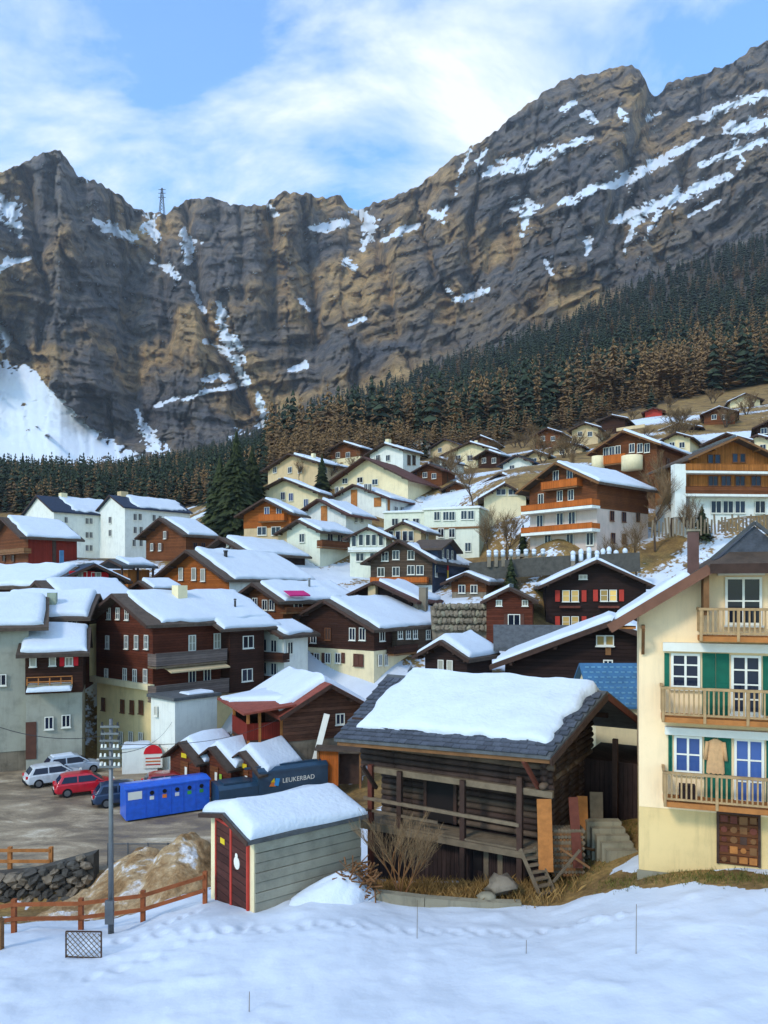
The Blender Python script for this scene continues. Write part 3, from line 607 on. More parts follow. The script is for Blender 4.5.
def snow_sheet(P00, P10, P11, P01, th=0.3, seed=0, cell=0.7, taper=(1, 1, 1, 1), ragged=0.3, mat='snow'):
    """blanket of snow on the patch P00-P10 (eave) to P01-P11 (ridge); taper = eave, right, ridge, left edges rounded off"""
    P = [np.array(p, float) for p in (P00, P10, P11, P01)]
    Lu = np.linalg.norm(P[1]-P[0]); Lv = np.linalg.norm(P[3]-P[0])
    nu = int(min(46, max(8, Lu/cell))); nv = int(min(26, max(6, Lv/cell)))
    e = lambda q: np.concatenate([[0, 0.004, 0.02, 0.05], np.linspace(0.1, 0.9, q-6), [0.95, 0.98, 0.996, 1.0]])
    u0, v0 = e(nu+2), e(nv+2); Uu, Vv = np.meshgrid(u0, v0, indexing='ij')
    rg = lambda t, o: ragged*(0.9*noise3(t*0.8, o, seed*3.1)+0.8*noise3(t*2.7, o, seed*1.7)+0.4)
    # pull the edges inwards unevenly
    lo_v = np.clip(rg(Uu*Lu*.5, 1.0), 0, 3)*taper[0]/Lv; hi_v = np.clip(rg(Uu*Lu*.5, 2.0), 0, 3)*taper[2]/Lv
    lo_u = np.clip(rg(Vv*Lv*.5, 3.0), 0, 3)*taper[3]/Lu; hi_u = np.clip(rg(Vv*Lv*.5, 4.0), 0, 3)*taper[1]/Lu
    A = lo_u+(1-lo_u-hi_u)*Uu; B = lo_v+(1-lo_v-hi_v)*Vv
    pos = ((1-A)*(1-B))[..., None]*P[0]+(A*(1-B))[..., None]*P[1]+(A*B)[..., None]*P[2]+((1-A)*B)[..., None]*P[3]
    nn = np.cross(P[1]-P[0], P[3]-P[0]); nn /= np.linalg.norm(nn)
    if nn[2] < 0: nn = -nn
    d = np.full(Uu.shape, 9.0)
    if taper[0]: d = np.minimum(d, Vv*Lv)
    if taper[2]: d = np.minimum(d, (1-Vv)*Lv)
    if taper[3]: d = np.minimum(d, Uu*Lu)
    if taper[1]: d = np.minimum(d, (1-Uu)*Lu)
    r = th*0.9; q = np.clip(d/r, 0, 1); prof = np.sqrt(np.clip(1-(1-q)**2, 0, 1))
    hgt = th*prof*np.clip(0.9+0.45*noise3(pos[..., 0]*.45, pos[..., 1]*.45, seed+.5)+0.25*noise3(pos[..., 0]*1.3, pos[..., 1]*1.3, seed+7.5), .25, 1.6)+0.012
    dirn = np.broadcast_to(nn, pos.shape)
    if not taper[2]:
        bl = sstep(.6, 1.0, Vv)[..., None]; dirn = (1-bl)*nn+bl*np.array([0, 0, 1/max(nn[2], .3)])
    pos = pos+hgt[..., None]*dirn
    me = np_mesh('snow_cover', pos.reshape(-1, 3), grid_faces(len(u0), len(v0)), M[mat]); 
    return me

class House:
    def __init__(s, name, label, px, base, eave, Y, a, gpx=None, spx=None, kind='L', w=None, l=None, pitch=24, ov=1.0, og=1.25, roof='roof_brown', ridge='y', cat='house', group=None, th=0.27, bh=.26):
        s.bh = bh
        s.sg = -1 if kind == 'L' else 1; s.kind = kind; s.rz = R(-a if kind == 'L' else a)
        p = at(px, base, Y); s.zb = p.z; s.h = at(px, eave, Y).z-p.z; s.c = p
        ca, sa = math.cos(s.rz), math.sin(s.rz)
        gd = (s.sg*ca, s.sg*sa); sdv = (-sa, ca)
        solve = lambda d, q: ((q-CX)/FPX*p.y-p.x)/(d[0]-(q-CX)/FPX*d[1])
        s.w = w if w else solve(gd, gpx); s.l = l if l else solve(sdv, spx)
        if not (3 < s.w < 19) or not (3 < s.l < 22): print('HOUSEDIM', round(s.w, 1), round(s.l, 1), label)
        s.w = min(max(s.w, 3.5), 19) if s.w > 0 else 9; s.l = min(max(s.l, 3.5), 20) if s.l > 0 else 11
        s.x0, s.x1 = (-s.w, 0) if kind == 'L' else (0, s.w)
        s.root = empty(name, (p.x, p.y, p.z), s.rz)
        tag(s.root, label, cat, group)
        s.pitch = math.tan(R(pitch)); s.ov, s.og, s.roofm, s.ridge, s.th = ov, og, roof, ridge, th
        s.seed = (px*7+Y*3) % 97
        lo = Vector((0, 0, CAMZ))-s.root.location; s.cam = Vector((lo.x*ca+lo.y*sa, -lo.x*sa+lo.y*ca, lo.z))
    def ray(s, px, py):
        ca, sa = math.cos(s.rz), math.sin(s.rz); d = ((px-CX)/FPX, 1.0, (HY-py)/FPX)
        return Vector((d[0]*ca+d[1]*sa, -d[0]*sa+d[1]*ca, d[2]))
    def hit(s, face, px, py, off=0.0):             # where a line of sight meets the gable plane (G) or the side plane (S)
        d = s.ray(px, py)
        t = (-off-s.cam.y)/d.y if face == 'G' else ((-s.sg*off)-s.cam.x)/d.x
        q = s.cam+d*t
        return (q.x if face == 'G' else q.y*(-s.sg), q.z)   # (along the face to the right in view, height)
    def place(s, face, u, z, off=0.0):             # location + rotation for something mounted on a face
        if face == 'G': return (u, -off, z), 0.0
        return (-s.sg*off, u*(-s.sg), z), R(90 if s.kind == 'L' else -90)
    def roof_z(s, x, y=None):
        if s.ridge == 'y': xm = (s.x0+s.x1)/2; return s.h+s.pitch*(s.w/2-abs(x-xm))
        return s.h+s.pitch*(s.l/2-abs(y-s.l/2))
    def walls(s, parts, side=None, back=True):     # [(material, view row of its top at the near corner or None)], bottom to top
        z0 = -3.0
        for k, (mat, top) in enumerate(parts):
            last = k == len(parts)-1; z1 = s.h if last else at(0, top, s.c.y).z-s.zb
            e = 0.05*k; b = MB(); x0, x1, y0, y1 = s.x0-e, s.x1+e, -e, s.l+e
            if not last: b.box(x0, x1, y0, y1, z0, z1)
            elif s.ridge == 'y':
                xm = (x0+x1)/2; b.prism([(x0, z0), (x1, z0), (x1, s.h), (xm, s.h+s.pitch*s.w/2), (x0, s.h)], 'y', y0, y1)
            elif s.ridge == 'x':
                ym = s.l/2; b.prism([(y0, z0), (y1, z0), (y1, s.h), (ym, s.h+s.pitch*s.l/2), (y0, s.h)], 'x', x0, x1)
            else: b.box(x0, x1, y0, y1, z0, s.h)
            b.build('wall', M[mat], s.root); z0 = z1
        if side:                                    # the long side finished differently
            mat, zt, zbot = side; x = -s.sg*(0.05*len(parts)+0.02); MB().box(0, x, 0.05, s.l-0.05, zbot, zt if zt else s.h-0.02).build('side_wall', M[mat], s.root)
        return s
    def roof(s, snow=('near', 'far'), front=0.5, back=0.2, eave=0.15, ridgegap=0.0, th=0.32, ragged=0.35, verge=None, purlins=True, snow_to=1.0):
        t = s.th; og, ov = s.og, s.ov; b = MB()
        if s.ridge == 'flat':
            r = b.box(s.x0-.25, s.x1+.25, -.25, s.l+.25, s.h+0.002, s.h+.25).build('roof', M[s.roofm], s.root)
            if snow: put('snow_cover', snow_sheet((s.x0-.15, -.15, s.h+.25), (s.x1+.15, -.15, s.h+.25), (s.x1+.15, s.l+.15, s.h+.25), (s.x0-.15, s.l+.15, s.h+.25), th, s.seed, ragged=.15), r)
            s.r = r; return s
        if s.ridge == 'y':
            xm = (s.x0+s.x1)/2; zr = s.h+s.pitch*s.w/2; W = s.w/2+ov; ze = zr-s.pitch*W
            b.prism([(xm-W, ze+.003), (xm, zr+.003), (xm+W, ze+.003), (xm+W, ze+t), (xm, zr+t), (xm-W, ze+t)], 'y', -og, s.l+og*.6)
            F = lambda along, k, side: (xm+side*W*(1-k), along, ze+t+(zr-ze)*k)
            a0, a1 = -og, s.l+og*.6; near = -s.sg
        else:
            ym = s.l/2; zr = s.h+s.pitch*s.l/2; W = s.l/2+ov; ze = zr-s.pitch*W
            b.prism([(ym-W, ze+.003), (ym, zr+.003), (ym+W, ze+.003), (ym+W, ze+t), (ym, zr+t), (ym-W, ze+t)], 'x', s.x0-og, s.x1+og)
            F = lambda along, k, side: (along, ym-side*W*(1-k), ze+t+(zr-ze)*k)
            a0, a1 = s.x0-og, s.x1+og; near = 1
        r = s.r = b.build('roof', M[s.roofm], s.root); s.zr = zr; s.F = F; s.a0, s.a1, s.ze, s.Wr = a0, a1, ze, W
        for nm in snow:
            side = near if nm == 'near' else -near; f0, f1 = a0+front, a1-back
            if s.ridge == 'x': f0, f1 = a0+back, a1-front
            ke = eave/W; kr = snow_to-ridgegap/W
            pts = [F(f0, ke, side), F(f1, ke, side), F(f1, kr, side), F(f0, kr, side)]
            put('snow_cover', snow_sheet(*pts, th=th, seed=s.seed, ragged=ragged, taper=(1, 1, 1 if (ridgegap or snow_to < 1) else 0, 1)), r)
        if s.ridge == 'y':                          # barge boards along the verge
            vm = M[verge or 'timber_dark']
            for sd in (-1, 1):
                MB().bar((xm+sd*W, -og-.03, ze+t*.35), (xm, -og-.03, zr+t*.35), .05, s.bh, (0, 0, 1)).build('barge_board', vm, s.root)
            if purlins:
                for k in (0.12, 0.5, 0.88):
                    for sd in ((-1, 1) if k != 0.5 else (0,)):
                        x = xm+sd*W*(0.45 if k == .12 else .82); 
                        MB().box(x-.09, x+.09, -og+.05, 0.02, zr-s.pitch*abs(x-xm)-.22, zr-s.pitch*abs(x-xm)-.02).build('purlin', vm, s.root)
        return s
    def win(s, face, items, w=0.9, h=1.2, cols=2, rows=1, fm='frame_white', gm='glass', shut=None, sw=None, off=0.1):
        for (px, py) in items:
            u, z = s.hit(face, px, py, off); loc, rz = s.place(face, u, z-h/2, off)
            fme, gme = window_meshes(w, h, cols, rows, fm, gm)
            o = put('window', fme, s.root, loc, rz); put('pane', gme, o)
            if shut:
                q = sw or w*.5
                for k in (-1, 1):
                    loc2, _ = s.place(face, u+k*(w/2+q/2+.03), z-h/2, off); put('shutter', shutter_mesh(q, h, shut), s.root, loc2, rz)
        return s
    def balcony(s, face, px0, px1, pt, pb, depth=1.2, mat='balcony_orange', slab='timber', posts=0, solid=True, slabh=0.16, proud=0.1):
        u0, zt = s.hit(face, px0, pt, depth); u1, _ = s.hit(face, px1, pt, depth)
        pm = (px0+px1)/2; zt = s.hit(face, pm, pt, depth)[1]; zb = s.hit(face, pm, pb, depth)[1]
        loc, rz = s.place(face, (u0+u1)/2, zb, 0); W = abs(u1-u0); H = zt-zb
        b = MB().box(-W/2, W/2, -depth, -0.06, -slabh, 0); o = b.build('balcony', M[slab], s.root); o.location = loc; o.rotation_euler.z = rz
        r = MB()
        if solid:
            r.box(-W/2, W/2, -depth-.03, -depth+.03, 0.06, H-.06).box(-W/2, -W/2+.05, -depth+.04, -.08, .06, H-.06).box(W/2-.05, W/2, -depth+.04, -.08, .06, H-.06)
        r.box(-W/2-.03, W/2+.03, -depth-.06, -depth+.06, H-.055, H)
        r.build('railing', M[mat], o)
        return o
    def block(s, name, mat, x0, x1, y0, y1, z0, z1): return MB().box(x0, x1, y0, y1, z0, z1).build(name, M[mat], s.root)
    def chimney(s, fx, fy, hgt=1.4, w=0.7, mat='cream', cap=True, snow=False, name='chimney'):
        x = -s.sg*0+s.sg*fx*s.w if s.ridge == 'y' else s.x0+fx*s.w; y = fy*s.l; z = s.roof_z(x, y)
        b = MB().box(x-w/2, x+w/2, y-w/2, y+w/2, z-0.5, z+hgt)
        c = b.build(name, M[mat], s.r)
        return c
    def pipe(s, fx, fy, hgt=1.2, r=0.12, mat='metal_dark'):
        x = s.sg*fx*s.w; y = fy*s.l; z = s.roof_z(x, y); MB().tube((x, y, z-.3), (x, y, z+hgt), r, r, 8).tube((x, y, z+hgt+.02), (x, y, z+hgt+.16), r*1.5, r*1.2, 8).build('flue', M[mat], s.r)
H = House
# --- far houses on the upper slope
h = H('hillside_house', 'small yellow house high on the meadow at the edge of the view', 760, 411, 400, 215, 15, 742, 780, w=8, l=9); h.walls([('cream', None)]).roof(ragged=.5); h.win('G', [(752, 404)], 1.3, 1.3)
h = H('hillside_house', 'little chalet with cream top under the wood, left of a pair of dark roofs', 430, 452, 443, 200, 20, 409, 438); h.walls([('pinkish', None)]).roof(()); h.win('G', [(415, 446), (423, 446)], 1.2, 1.3)
h = H('hillside_house', 'low house with a dark blue roof below the larches', 462, 456, 446, 195, 35, 430, 476, roof='roof_navy'); h.walls([('beige', None)]).roof(()); h.win('G', [(440, 450)], 1.2, 1.2)
h = H('hillside_house', 'cream house with one long snow covered roof edge above bare tree', 496, 476, 451, 168, 25, 446, 512, pitch=20, roof='roof_brown'); h.walls([('cream', None)]).roof(('near',), ragged=.4); h.win('G', [(458, 458), (470, 458), (483, 459)], 1.3, 1.3).chimney(.5, .3)
h = H('hillside_house', 'pale house with a blue grey roof above the cream gable', 532, 482, 462, 150, 35, 503, 548, roof='roof_navy'); h.walls([('white', None)]).roof(('far',), ragged=.5); h.win('G', [(512, 468), (523, 469)], 1.1, 1.2)
h = H('hillside_house', 'low stone house with flat snow patches on the upper meadow', 582, 460, 447, 165, 30, 553, 600, pitch=18); h.walls([('beige', None)]).roof(('near',), ragged=.8, th=.2); h.win('G', [(562, 452), (573, 452)], 1.1, 1.1)
h = H('hillside_house', 'white house with white snow roof, highest of the pale row', 403, 476, 450, 165, 38, 370, 420, pitch=20); h.walls([('white', None)]).roof(('near',), ragged=.3); h.win('G', [(378, 458), (388, 458), (382, 467)], 1.2, 1.4).win('S', [(409, 460), (414, 460)], 1.2, 2.2, fm='frame_brown').chimney(.6, .3, 2.0, 1.0)
h = H('hillside_house', 'brown chalet with orange gable wedged behind the white row', 442, 490, 470, 148, 30, 417, 455, pitch=24, roof='roof_maroon'); h.walls([('wood_brown', None)]).roof(('far',), ragged=.6); h.win('G', [(425, 475), (434, 476)], 1.0, 1.1)
h = H('hillside_house', 'beige house with angled snow roof at the top of the spruce', 318, 492, 463, 148, 40, 268, 345, pitch=18); h.walls([('beige', None)]).roof(('near',), front=1.2, ragged=.6); h.win('G', [(275, 470), (290, 470), (280, 481), (300, 470)], 1.2, 1.3).win('S', [(325, 470), (335, 469)], 1.1, 1.2).chimney(.3, .4)
h = H('hillside_house', 'cream house under a wide bare maroon roof', 408, 500, 479, 138, 32, 330, 432, pitch=27, roof='roof_maroon', ov=1.6, og=1.8); h.walls([('cream', None)]).roof(()); h.win('G', [(345, 481), (360, 480), (375, 482)], 1.3, 1.1)
h = H('hillside_house', 'brown roofed house with cream walls above the ochre chalet', 748, 462, 441, 135, 28, 706, 775, pitch=22); h.walls([('cream', 447), ('wood_brown', None)]).roof(('near',), ragged=.4, front=.3); h.win('G', [(716, 446), (730, 447)], 1.2, 1.2).chimney(.3, .3, 1.5, .8)
h = H('hillside_house', 'house under a snow streaked roof behind the upper brown chalet', 700, 440, 428, 180, 30, 660, 722, pitch=18); h.walls([('wood_dark', None)]).roof(('near', 'far'), ragged=.7); h.win('G', [(672, 432), (686, 433)], 1.2, 1.2)
h = H('hillside_house', 'low dark chalet with snow strips on the meadow under the wood', 625, 428, 419, 190, 30, 600, 640, pitch=18); h.walls([('wood_dark', None)]).roof(('near',), ragged=.7)
h = H('hillside_house', 'cream house with brown roof squeezed above the conifer', 360, 468, 448, 172, 34, 330, 376, pitch=20); h.walls([('cream', 456), ('wood_brown', None)]).roof(('near',), ragged=.6); h.win('G', [(338, 455), (348, 455)], 1.2, 1.3)
h = H('hillside_house', 'small brown chalet peeping over the blue roof', 492, 452, 441, 205, 25, 470, 504, pitch=24); h.walls([('wood_brown', None)]).roof(('near',), ragged=.6); h.win('G', [(478, 445)], 1.3, 1.3)
h = H('hillside_house', 'dark roofed chalet directly above the cream gable', 516, 496, 481, 136, 30, 488, 528, pitch=26, roof='roof_navy'); h.walls([('wood_dark', None)]).roof(('near',), ragged=.8); h.win('G', [(498, 485), (506, 485)], 1.1, 1.1)
h = H('hillside_house', 'grey roofed house with snow strip beside the big chalet ridge', 548, 470, 456, 160, 30, 524, 566, pitch=22, roof='roof_grey'); h.walls([('beige', None)]).roof(('near',), ragged=.5); h.win('G', [(534, 461)], 1.3, 1.3)
h = H('hillside_house', 'brown house with cream base right of the yellow hotel roof', 468, 505, 488, 140, 26, 446, 482, pitch=24); h.walls([('cream', 497), ('wood_brown', None)]).roof(('near',), ragged=.6); h.win('G', [(453, 493), (461, 493)], 1.0, 1.1)
h = H('hillside_house', 'maroon chalet with low snow roof at the top of the meadow', 735, 424, 412, 185, 25, 704, 752, pitch=20, roof='roof_maroon'); h.walls([('wood_brown', None)]).roof(('near', 'far'), ragged=.6); h.win('G', [(714, 417), (724, 417)], 1.2, 1.2)
h = H('hillside_house', 'dark chalet at the view edge above the ochre chalet', 790, 440, 425, 150, 25, 757, 800, l=8, pitch=24); h.walls([('wood_dark', None)]).roof(('near',), ragged=.6); h.win('G', [(764, 431)], 1.2, 1.2)
h = H('hillside_house', 'red roofed shed on the meadow below the wood', 662, 418, 411, 215, 25, 645, 672, pitch=20, roof='roof_red'); h.walls([('shutter_red', None)]).roof(())
for k, (a_, b_, e_, Y_, g_, s_, wm, rm, lab) in enumerate(((598, 440, 428, 178, 572, 612, 'beige', 'roof_brown', 'beige house under the red shed on the meadow'), (560, 444, 433, 190, 536, 574, 'wood_brown', 'roof_maroon', 'brown chalet at the lower edge of the larches'), (690, 452, 438, 150, 664, 706, 'cream', 'roof_brown', 'cream chalet half hidden behind the tall brown chalet'), (772, 455, 440, 142, 744, 786, 'cream', 'roof_maroon', 'cream house with maroon roof at the view edge'), (500, 466, 455, 165, 478, 512, 'wood_dark', 'roof_grey', 'dark chalet between the cream house and the blue roof'), (452, 478, 463, 158, 428, 464, 'white', 'roof_brown', 'white house behind the bare tree'))):
    h = H('hillside_house', lab, a_, b_, e_, Y_, 28+3*k, g_, s_, pitch=22, roof=rm); h.walls([(wm, None)]).roof(('near',), ragged=.9, front=.4); m_ = (g_+a_)/2; h.win('G', [(m_-5, (b_+e_)/2), (m_+5, (b_+e_)/2)], 1.1, 1.2)
# --- upper chalets, middle of the slope
h = H('chalet', 'cream house with blue windows beneath the beige house', 318, 518, 493, 126, 22, 254, 328, pitch=22); h.walls([('cream', None)]).roof(('near',), ragged=.4); h.win('G', [(283, 496), (291, 497), (306, 503)], .9, 1.4, gm='glass_blue')
h = H('chalet', 'orange brown chalet with carved balcony and two blue windows', 291, 538, 513, 110, 22, 244, 303, pitch=26); h.walls([('beige', 527), ('wood_orange', None)]).roof(('near',), ragged=.4); h.win('G', [(267, 511), (279, 511)], .9, 1.2, gm='glass_blue').balcony('G', 258, 284, 514, 521, .9, 'balcony_orange'); h.win('G', [(262, 531), (276, 531)], 1.6, 1.3)
h = H('chalet', 'long white chalet with orange wall panels, snow roof and white terrace', 386, 535, 498, 130, 30, 327, 440, pitch=22, roof='roof_maroon'); h.walls([('white', None)], None).roof(('near',), front=1.5, ragged=.6)
h.win('G', [(337, 491), (342, 491), (366, 488), (370, 488)], .8, 1.5).win('S', [(396, 511), (402, 511)], 1.3, 1.6)
for (p0, p1) in ((351, 357), (374, 381)):
    u0, z0 = h.hit('G', p0, 504, .1); u1, _ = h.hit('G', p1, 504, .1); MB().box(u0, u1, -.14, -.02, z0-.5, h.roof_z((u0+u1)/2)-.5).build('wall_panel', M['timber_orange'], h.root)
for (p0, p1) in ((388, 390), (424, 430)):
    u0, z0 = h.hit('S', p0, 507, .1); u1, z1 = h.hit('S', p1, 495, .1); MB().box(0, .12, u0, u1, z0-.6, h.h-.1).build('wall_panel', M['timber_orange'], h.root)
h = H('chalet', 'white chalet with central orange panel under a brown gable', 346, 540, 514, 117, 30, 297, 372, pitch=26, roof='roof_maroon'); h.walls([('white', None)]).roof(('near',), front=1.4, ragged=.5); h.win('S', [(356, 519), (362, 519)], .9, 1.2)
u0, z0 = h.hit('G', 321, 524, .1); u1, _ = h.hit('G', 327, 524, .1); MB().box(u0, u1, -.14, -.02, z0-1, h.roof_z((u0+u1)/2)-.5).build('wall_panel', M['timber_orange'], h.root)
h = H('chalet', 'pale green house with brown balcony beside the conservatory', 320, 566, 531, 107, 32, 284, 352, pitch=24); h.walls([('greenwhite', None)]).roof(('near', 'far'), ragged=.5); h.win('G', [(302, 538)], 1.0, 1.3).win('S', [(330, 537), (340, 537)], 1.4, 1.8).balcony('S', 322, 352, 541, 548, 1.0, 'wood_brown')
h = H('flat_roof_house', 'low white terrace block under the long white chalet', 428, 550, 512, 118, 15, 384, 446, ridge='flat', roof='white'); h.walls([('greenwhite', None)]).roof(('near',), th=.15); h.win('G', [(395, 522), (405, 522), (416, 522)], 1.1, 1.2)
h = H('chalet', 'conservatory wing with a row of tall windows under a small gable', 386, 570, 537, 102, 12, 350, 392, pitch=24, og=.7); h.walls([('greenwhite', None)]).roof(('near',), ragged=.4); h.win('G', [(354, 541), (361, 540), (368, 540), (374, 540), (381, 540)], .7, 1.6, rows=1, cols=1).win('G', [(360, 557), (374, 557)], 1.2, 1.2); h.balcony('G', 348, 388, 547, 550.5, .7, 'white', 'white')
h = H('chalet', 'beige gabled annex with dark windows right of the conservatory', 421, 570, 531, 106, 22, 387, 436, pitch=24, og=.7); h.walls([('beige', None)]).roof(('near',), ragged=.4); h.win('G', [(391, 536), (398, 536), (405, 536), (411, 536)], .8, 1.5, cols=1).win('S', [(427, 538)], 1, 1.2)
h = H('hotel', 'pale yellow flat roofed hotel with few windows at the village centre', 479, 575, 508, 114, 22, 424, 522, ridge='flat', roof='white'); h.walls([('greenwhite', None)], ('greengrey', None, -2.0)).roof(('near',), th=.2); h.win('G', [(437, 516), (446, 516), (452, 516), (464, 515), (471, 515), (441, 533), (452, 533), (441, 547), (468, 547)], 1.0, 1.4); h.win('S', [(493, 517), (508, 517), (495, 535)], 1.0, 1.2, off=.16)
MB().box(h.x0-.1, h.x1+.1, -.16, -.01, h.h-3.1, h.h-2.8).build('string_course', M['timber'], h.root)
h = H('chalet', 'cream gable with two dark windows beside the orange balconies', 526, 512, 497, 118, 8, 484, 532, pitch=30, roof='roof_brown', og=1.2); h.walls([('cream', None)]).roof(('far',), ragged=.5); h.win('G', [(501, 492), (513, 492)], 1.5, 1.0)
# big chalet with orange balconies
h = H('chalet', 'large brown chalet with orange balconies and pale lower floors', 597, 552, 481, 92, 50, 530, 648, pitch=27, ov=1.3, og=1.5); h.walls([('pinkish', 508), ('wood_brown', None)]).roof(('near',), front=.3, ragged=.25, th=.3, verge='timber')
h.win('G', [(556, 476), (570, 474), (541, 499), (560, 496), (571, 495)], .9, 1.4).win('G', [(540, 521), (560, 519), (572, 518), (548, 541), (570, 540), (590, 539)], 1.1, 1.6).win('S', [(612, 516), (624, 517), (613, 538), (624, 539), (638, 517)], .9, 1.3, fm='frame_brown')
h.balcony('G', 541, 577, 480, 488, 1.2); h.balcony('G', 521, 592, 502, 508.5, 1.8, slab='white', slabh=.35); h.balcony('G', 521, 592, 525, 531, 1.8, slab='white', slabh=.35)
MB().box(h.x0-1.2, h.x1+.2, -2.0, -.1, -.3, .1).build('terrace', M['stone'], h.root)
# upper brown chalet
h = H('chalet', 'tall brown chalet with cream tanks on its balcony, highest of the big ones', 657, 503, 444, 114, 42, 597, 704, pitch=26, ov=1.2, og=1.4, roof='roof_maroon'); h.walls([('wood_brown', None)]).roof(('near',), front=.3, ragged=.3, verge='timber'); h.win('G', [(606, 452), (612, 451), (618, 450), (632, 448), (640, 448), (647, 448)], .9, 1.4).balcony('G', 596, 625, 455, 464, 1.3)
u0, z0 = h.hit('G', 617, 430, .1); u1, _ = h.hit('G', 645, 430, .1); MB().box(u0, u1, -.3, -.02, z0-.25, z0+.25).build('beam', M['beige'], h.root)
for pxx in (598, 632):
    u0, z0 = h.hit('G', pxx, 470, 1.2); MB().tube((u0, -1.2, z0), (u0, -1.2, z0+2.2), 1.0 if pxx < 620 else 1.6, None, 16).build('rounded_bay', M['cream'], h.root, True)
h.win('S', [(668, 462), (680, 462), (668, 480), (680, 480)], 1, 1.3, fm='frame_brown')
# ochre chalet on the right
h = H('chalet', 'ochre timber chalet with white balcony slabs and dark windows at the view edge', 690, 519, 459, 94, 4, 772, 684, 'R', l=10, pitch=24, ov=1.0, og=1.6); h.walls([('white', 497), ('wood_ochre', None)]).roof(('far',), front=.4, ragged=.5, verge='timber')
h.win('G', [(710.5, 459), (717.5, 459), (735, 458), (742.5, 458)], .75, 1.15, cols=1, fm='frame_brown').win('G', [(713, 481), (726, 481), (740, 481), (756, 481)], 1.3, 1.3, fm='frame_brown').win('G', [(716, 507), (728, 507), (740, 507), (760, 507)], 1.4, 1.6)
h.balcony('G', 686, 776, 464, 471, 1.3, 'wood_ochre', 'white', slabh=.3); h.balcony('G', 686, 776, 486.5, 494, 1.3, 'wood_brown', 'white', slabh=.3)
u0, z0 = h.hit('G', 675, 517, 1.2); u1, z1 = h.hit('G', 686, 464, 1.2); MB().box(u0, u1, -1.2, -.06, z0, z1).build('pilaster', M['white'], h.root)
# --- left: hotels and chalets
h = H('hotel', 'white four storey hotel with snow roof, left of two alike', 54, 566, 511, 150, 42, 24, 122, pitch=26, ov=.6, og=.6, roof='roof_navy'); h.walls([('white', None)]).roof(('near',), front=4.5, ragged=1.0, purlins=False); h.win('G', [(35, 522), (43, 522), (35, 535), (43, 535), (35, 548)], 1.1, 1.5).win('S', [(87, 521), (91, 521), (102, 522), (106, 522), (87, 535), (91, 535), (102, 536), (106, 536), (87, 548), (91, 548), (102, 549), (106, 549), (66, 520), (66, 534)], .75, 1.3, fm='frame_white'); h.chimney(.5, .35, 1.2, 1.3)
h = H('hotel', 'white hotel with cream chimney and snow roof, right of two alike', 125, 566, 507, 150, 42, 99, 190, pitch=26, ov=.6, og=.6, roof='roof_navy'); h.walls([('white', None)]).roof(('near',), front=3.0, ragged=1.0, purlins=False); h.win('S', [(135, 517), (140, 517), (154, 518), (160, 519), (135, 530), (141, 530), (154, 531), (134, 543), (141, 543), (175, 520), (175, 532)], .8, 1.4).win('G', [(110, 520), (110, 533)], 1.1, 1.4); h.chimney(.55, .18, 1.5, 1.6, 'beige')
h = H('chalet', 'wooden chalet with orange gable and dark red side at the view edge', 28, 572, 537, 98, 42, -8, 77, pitch=24, ov=.8); h.walls([('wood_brown', None)], ('balcony_red', None, 0.3)).roof(('near',), front=.8, ragged=.4); h.win('G', [(4, 557), (13, 557)], .9, 1.3, fm='frame_brown').balcony('G', -6, 24, 549, 553, 1.0, 'timber', 'timber'); MB().box(-.001, .2, h.l*.48, h.l*.55, .3, h.h-.05).build('post', M['timber_dark'], h.root)
h = H('chalet', 'brown chalet with shuttered gable and snow roof below the hotels', 186, 566, 534, 104, 36, 146, 214, pitch=26); h.walls([('wood_brown', None)]).roof(('near',), front=1.0, ragged=.3); h.win('G', [(152, 547), (160, 547), (165, 535)], .6, 1.1, shut='shutter_brown').win('S', [(195, 546), (203, 546)], .8, 1, fm='frame_brown')
h = H('chalet', 'near black chalet with small paired window in a wide gable', 250, 575, 554, 97, 38, 204, 305, pitch=24, ov=.7); h.walls([('wood_black', None)]).roof(('near',), front=1.2, ragged=.3); h.win('G', [(228, 544), (232.5, 545)], .5, .8, cols=1, gm='curtain')
h = H('chalet', 'orange log chalet with white side wall and black flue', 229, 605, 578, 85, 36, 161, 308, pitch=27); h.walls([('wood_orange', None)], ('white', None, -1.5)).roof(('near',), front=1.3, ragged=.25); h.win('G', [(181, 574), (194, 574), (203, 575)], .8, 1.5, cols=1, gm='curtain').win('S', [(252, 590), (275, 588)], .8, 1.0); h.pipe(.35, .25, 1.1, .22)
h = H('chalet', 'house with bright red shutters under a dark blue roof', 64, 606, 579, 75, 32, 120, 26, 'R', pitch=26, roof='roof_navy'); h.walls([('wood_black', None)]).roof(('far',), front=.1, ragged=.2, th=.15); h.win('G', [(82, 576), (96, 577)], 1.0, 1.0, gm='curtain', shut='shutter_brightred', sw=.7)
MB().box(.5, .9, 6.0, 6.4, h.h-.2, h.h+3.2).build('flue', M['blue_metal'], h.r)
h = H('open_shelter', 'small open shelter with a green grey roof between the chalets', 122, 586, 566, 90, 30, 106, 153, pitch=20, ov=.6, og=.5, roof='roof_grey', cat='shelter'); MB().box(h.x0+.4, -.3, 1.2, h.l-.3, -2, h.h-.4).build('wall', M['wood_ochre'], h.root)
for q in ((h.x0, 0), (0, 0), (0, h.l), (h.x0, h.l), (0, h.l/2)): MB().box(q[0]-.1, q[0]+.1, q[1]-.1, q[1]+.1, -2, h.h+.1).build('post', M['timber_dark'], h.root)
h.roof(('near',), front=1.0, ragged=.4, purlins=False)
h = H('chalet', 'small dark red brown hut roofed with snow above the orange chimney', 152, 612, 590, 76, 38, 135, 170, pitch=22, ov=.5, og=.5); h.walls([('wood_redbrown', None)]).roof(('near',), front=.4, ragged=.25, purlins=False)
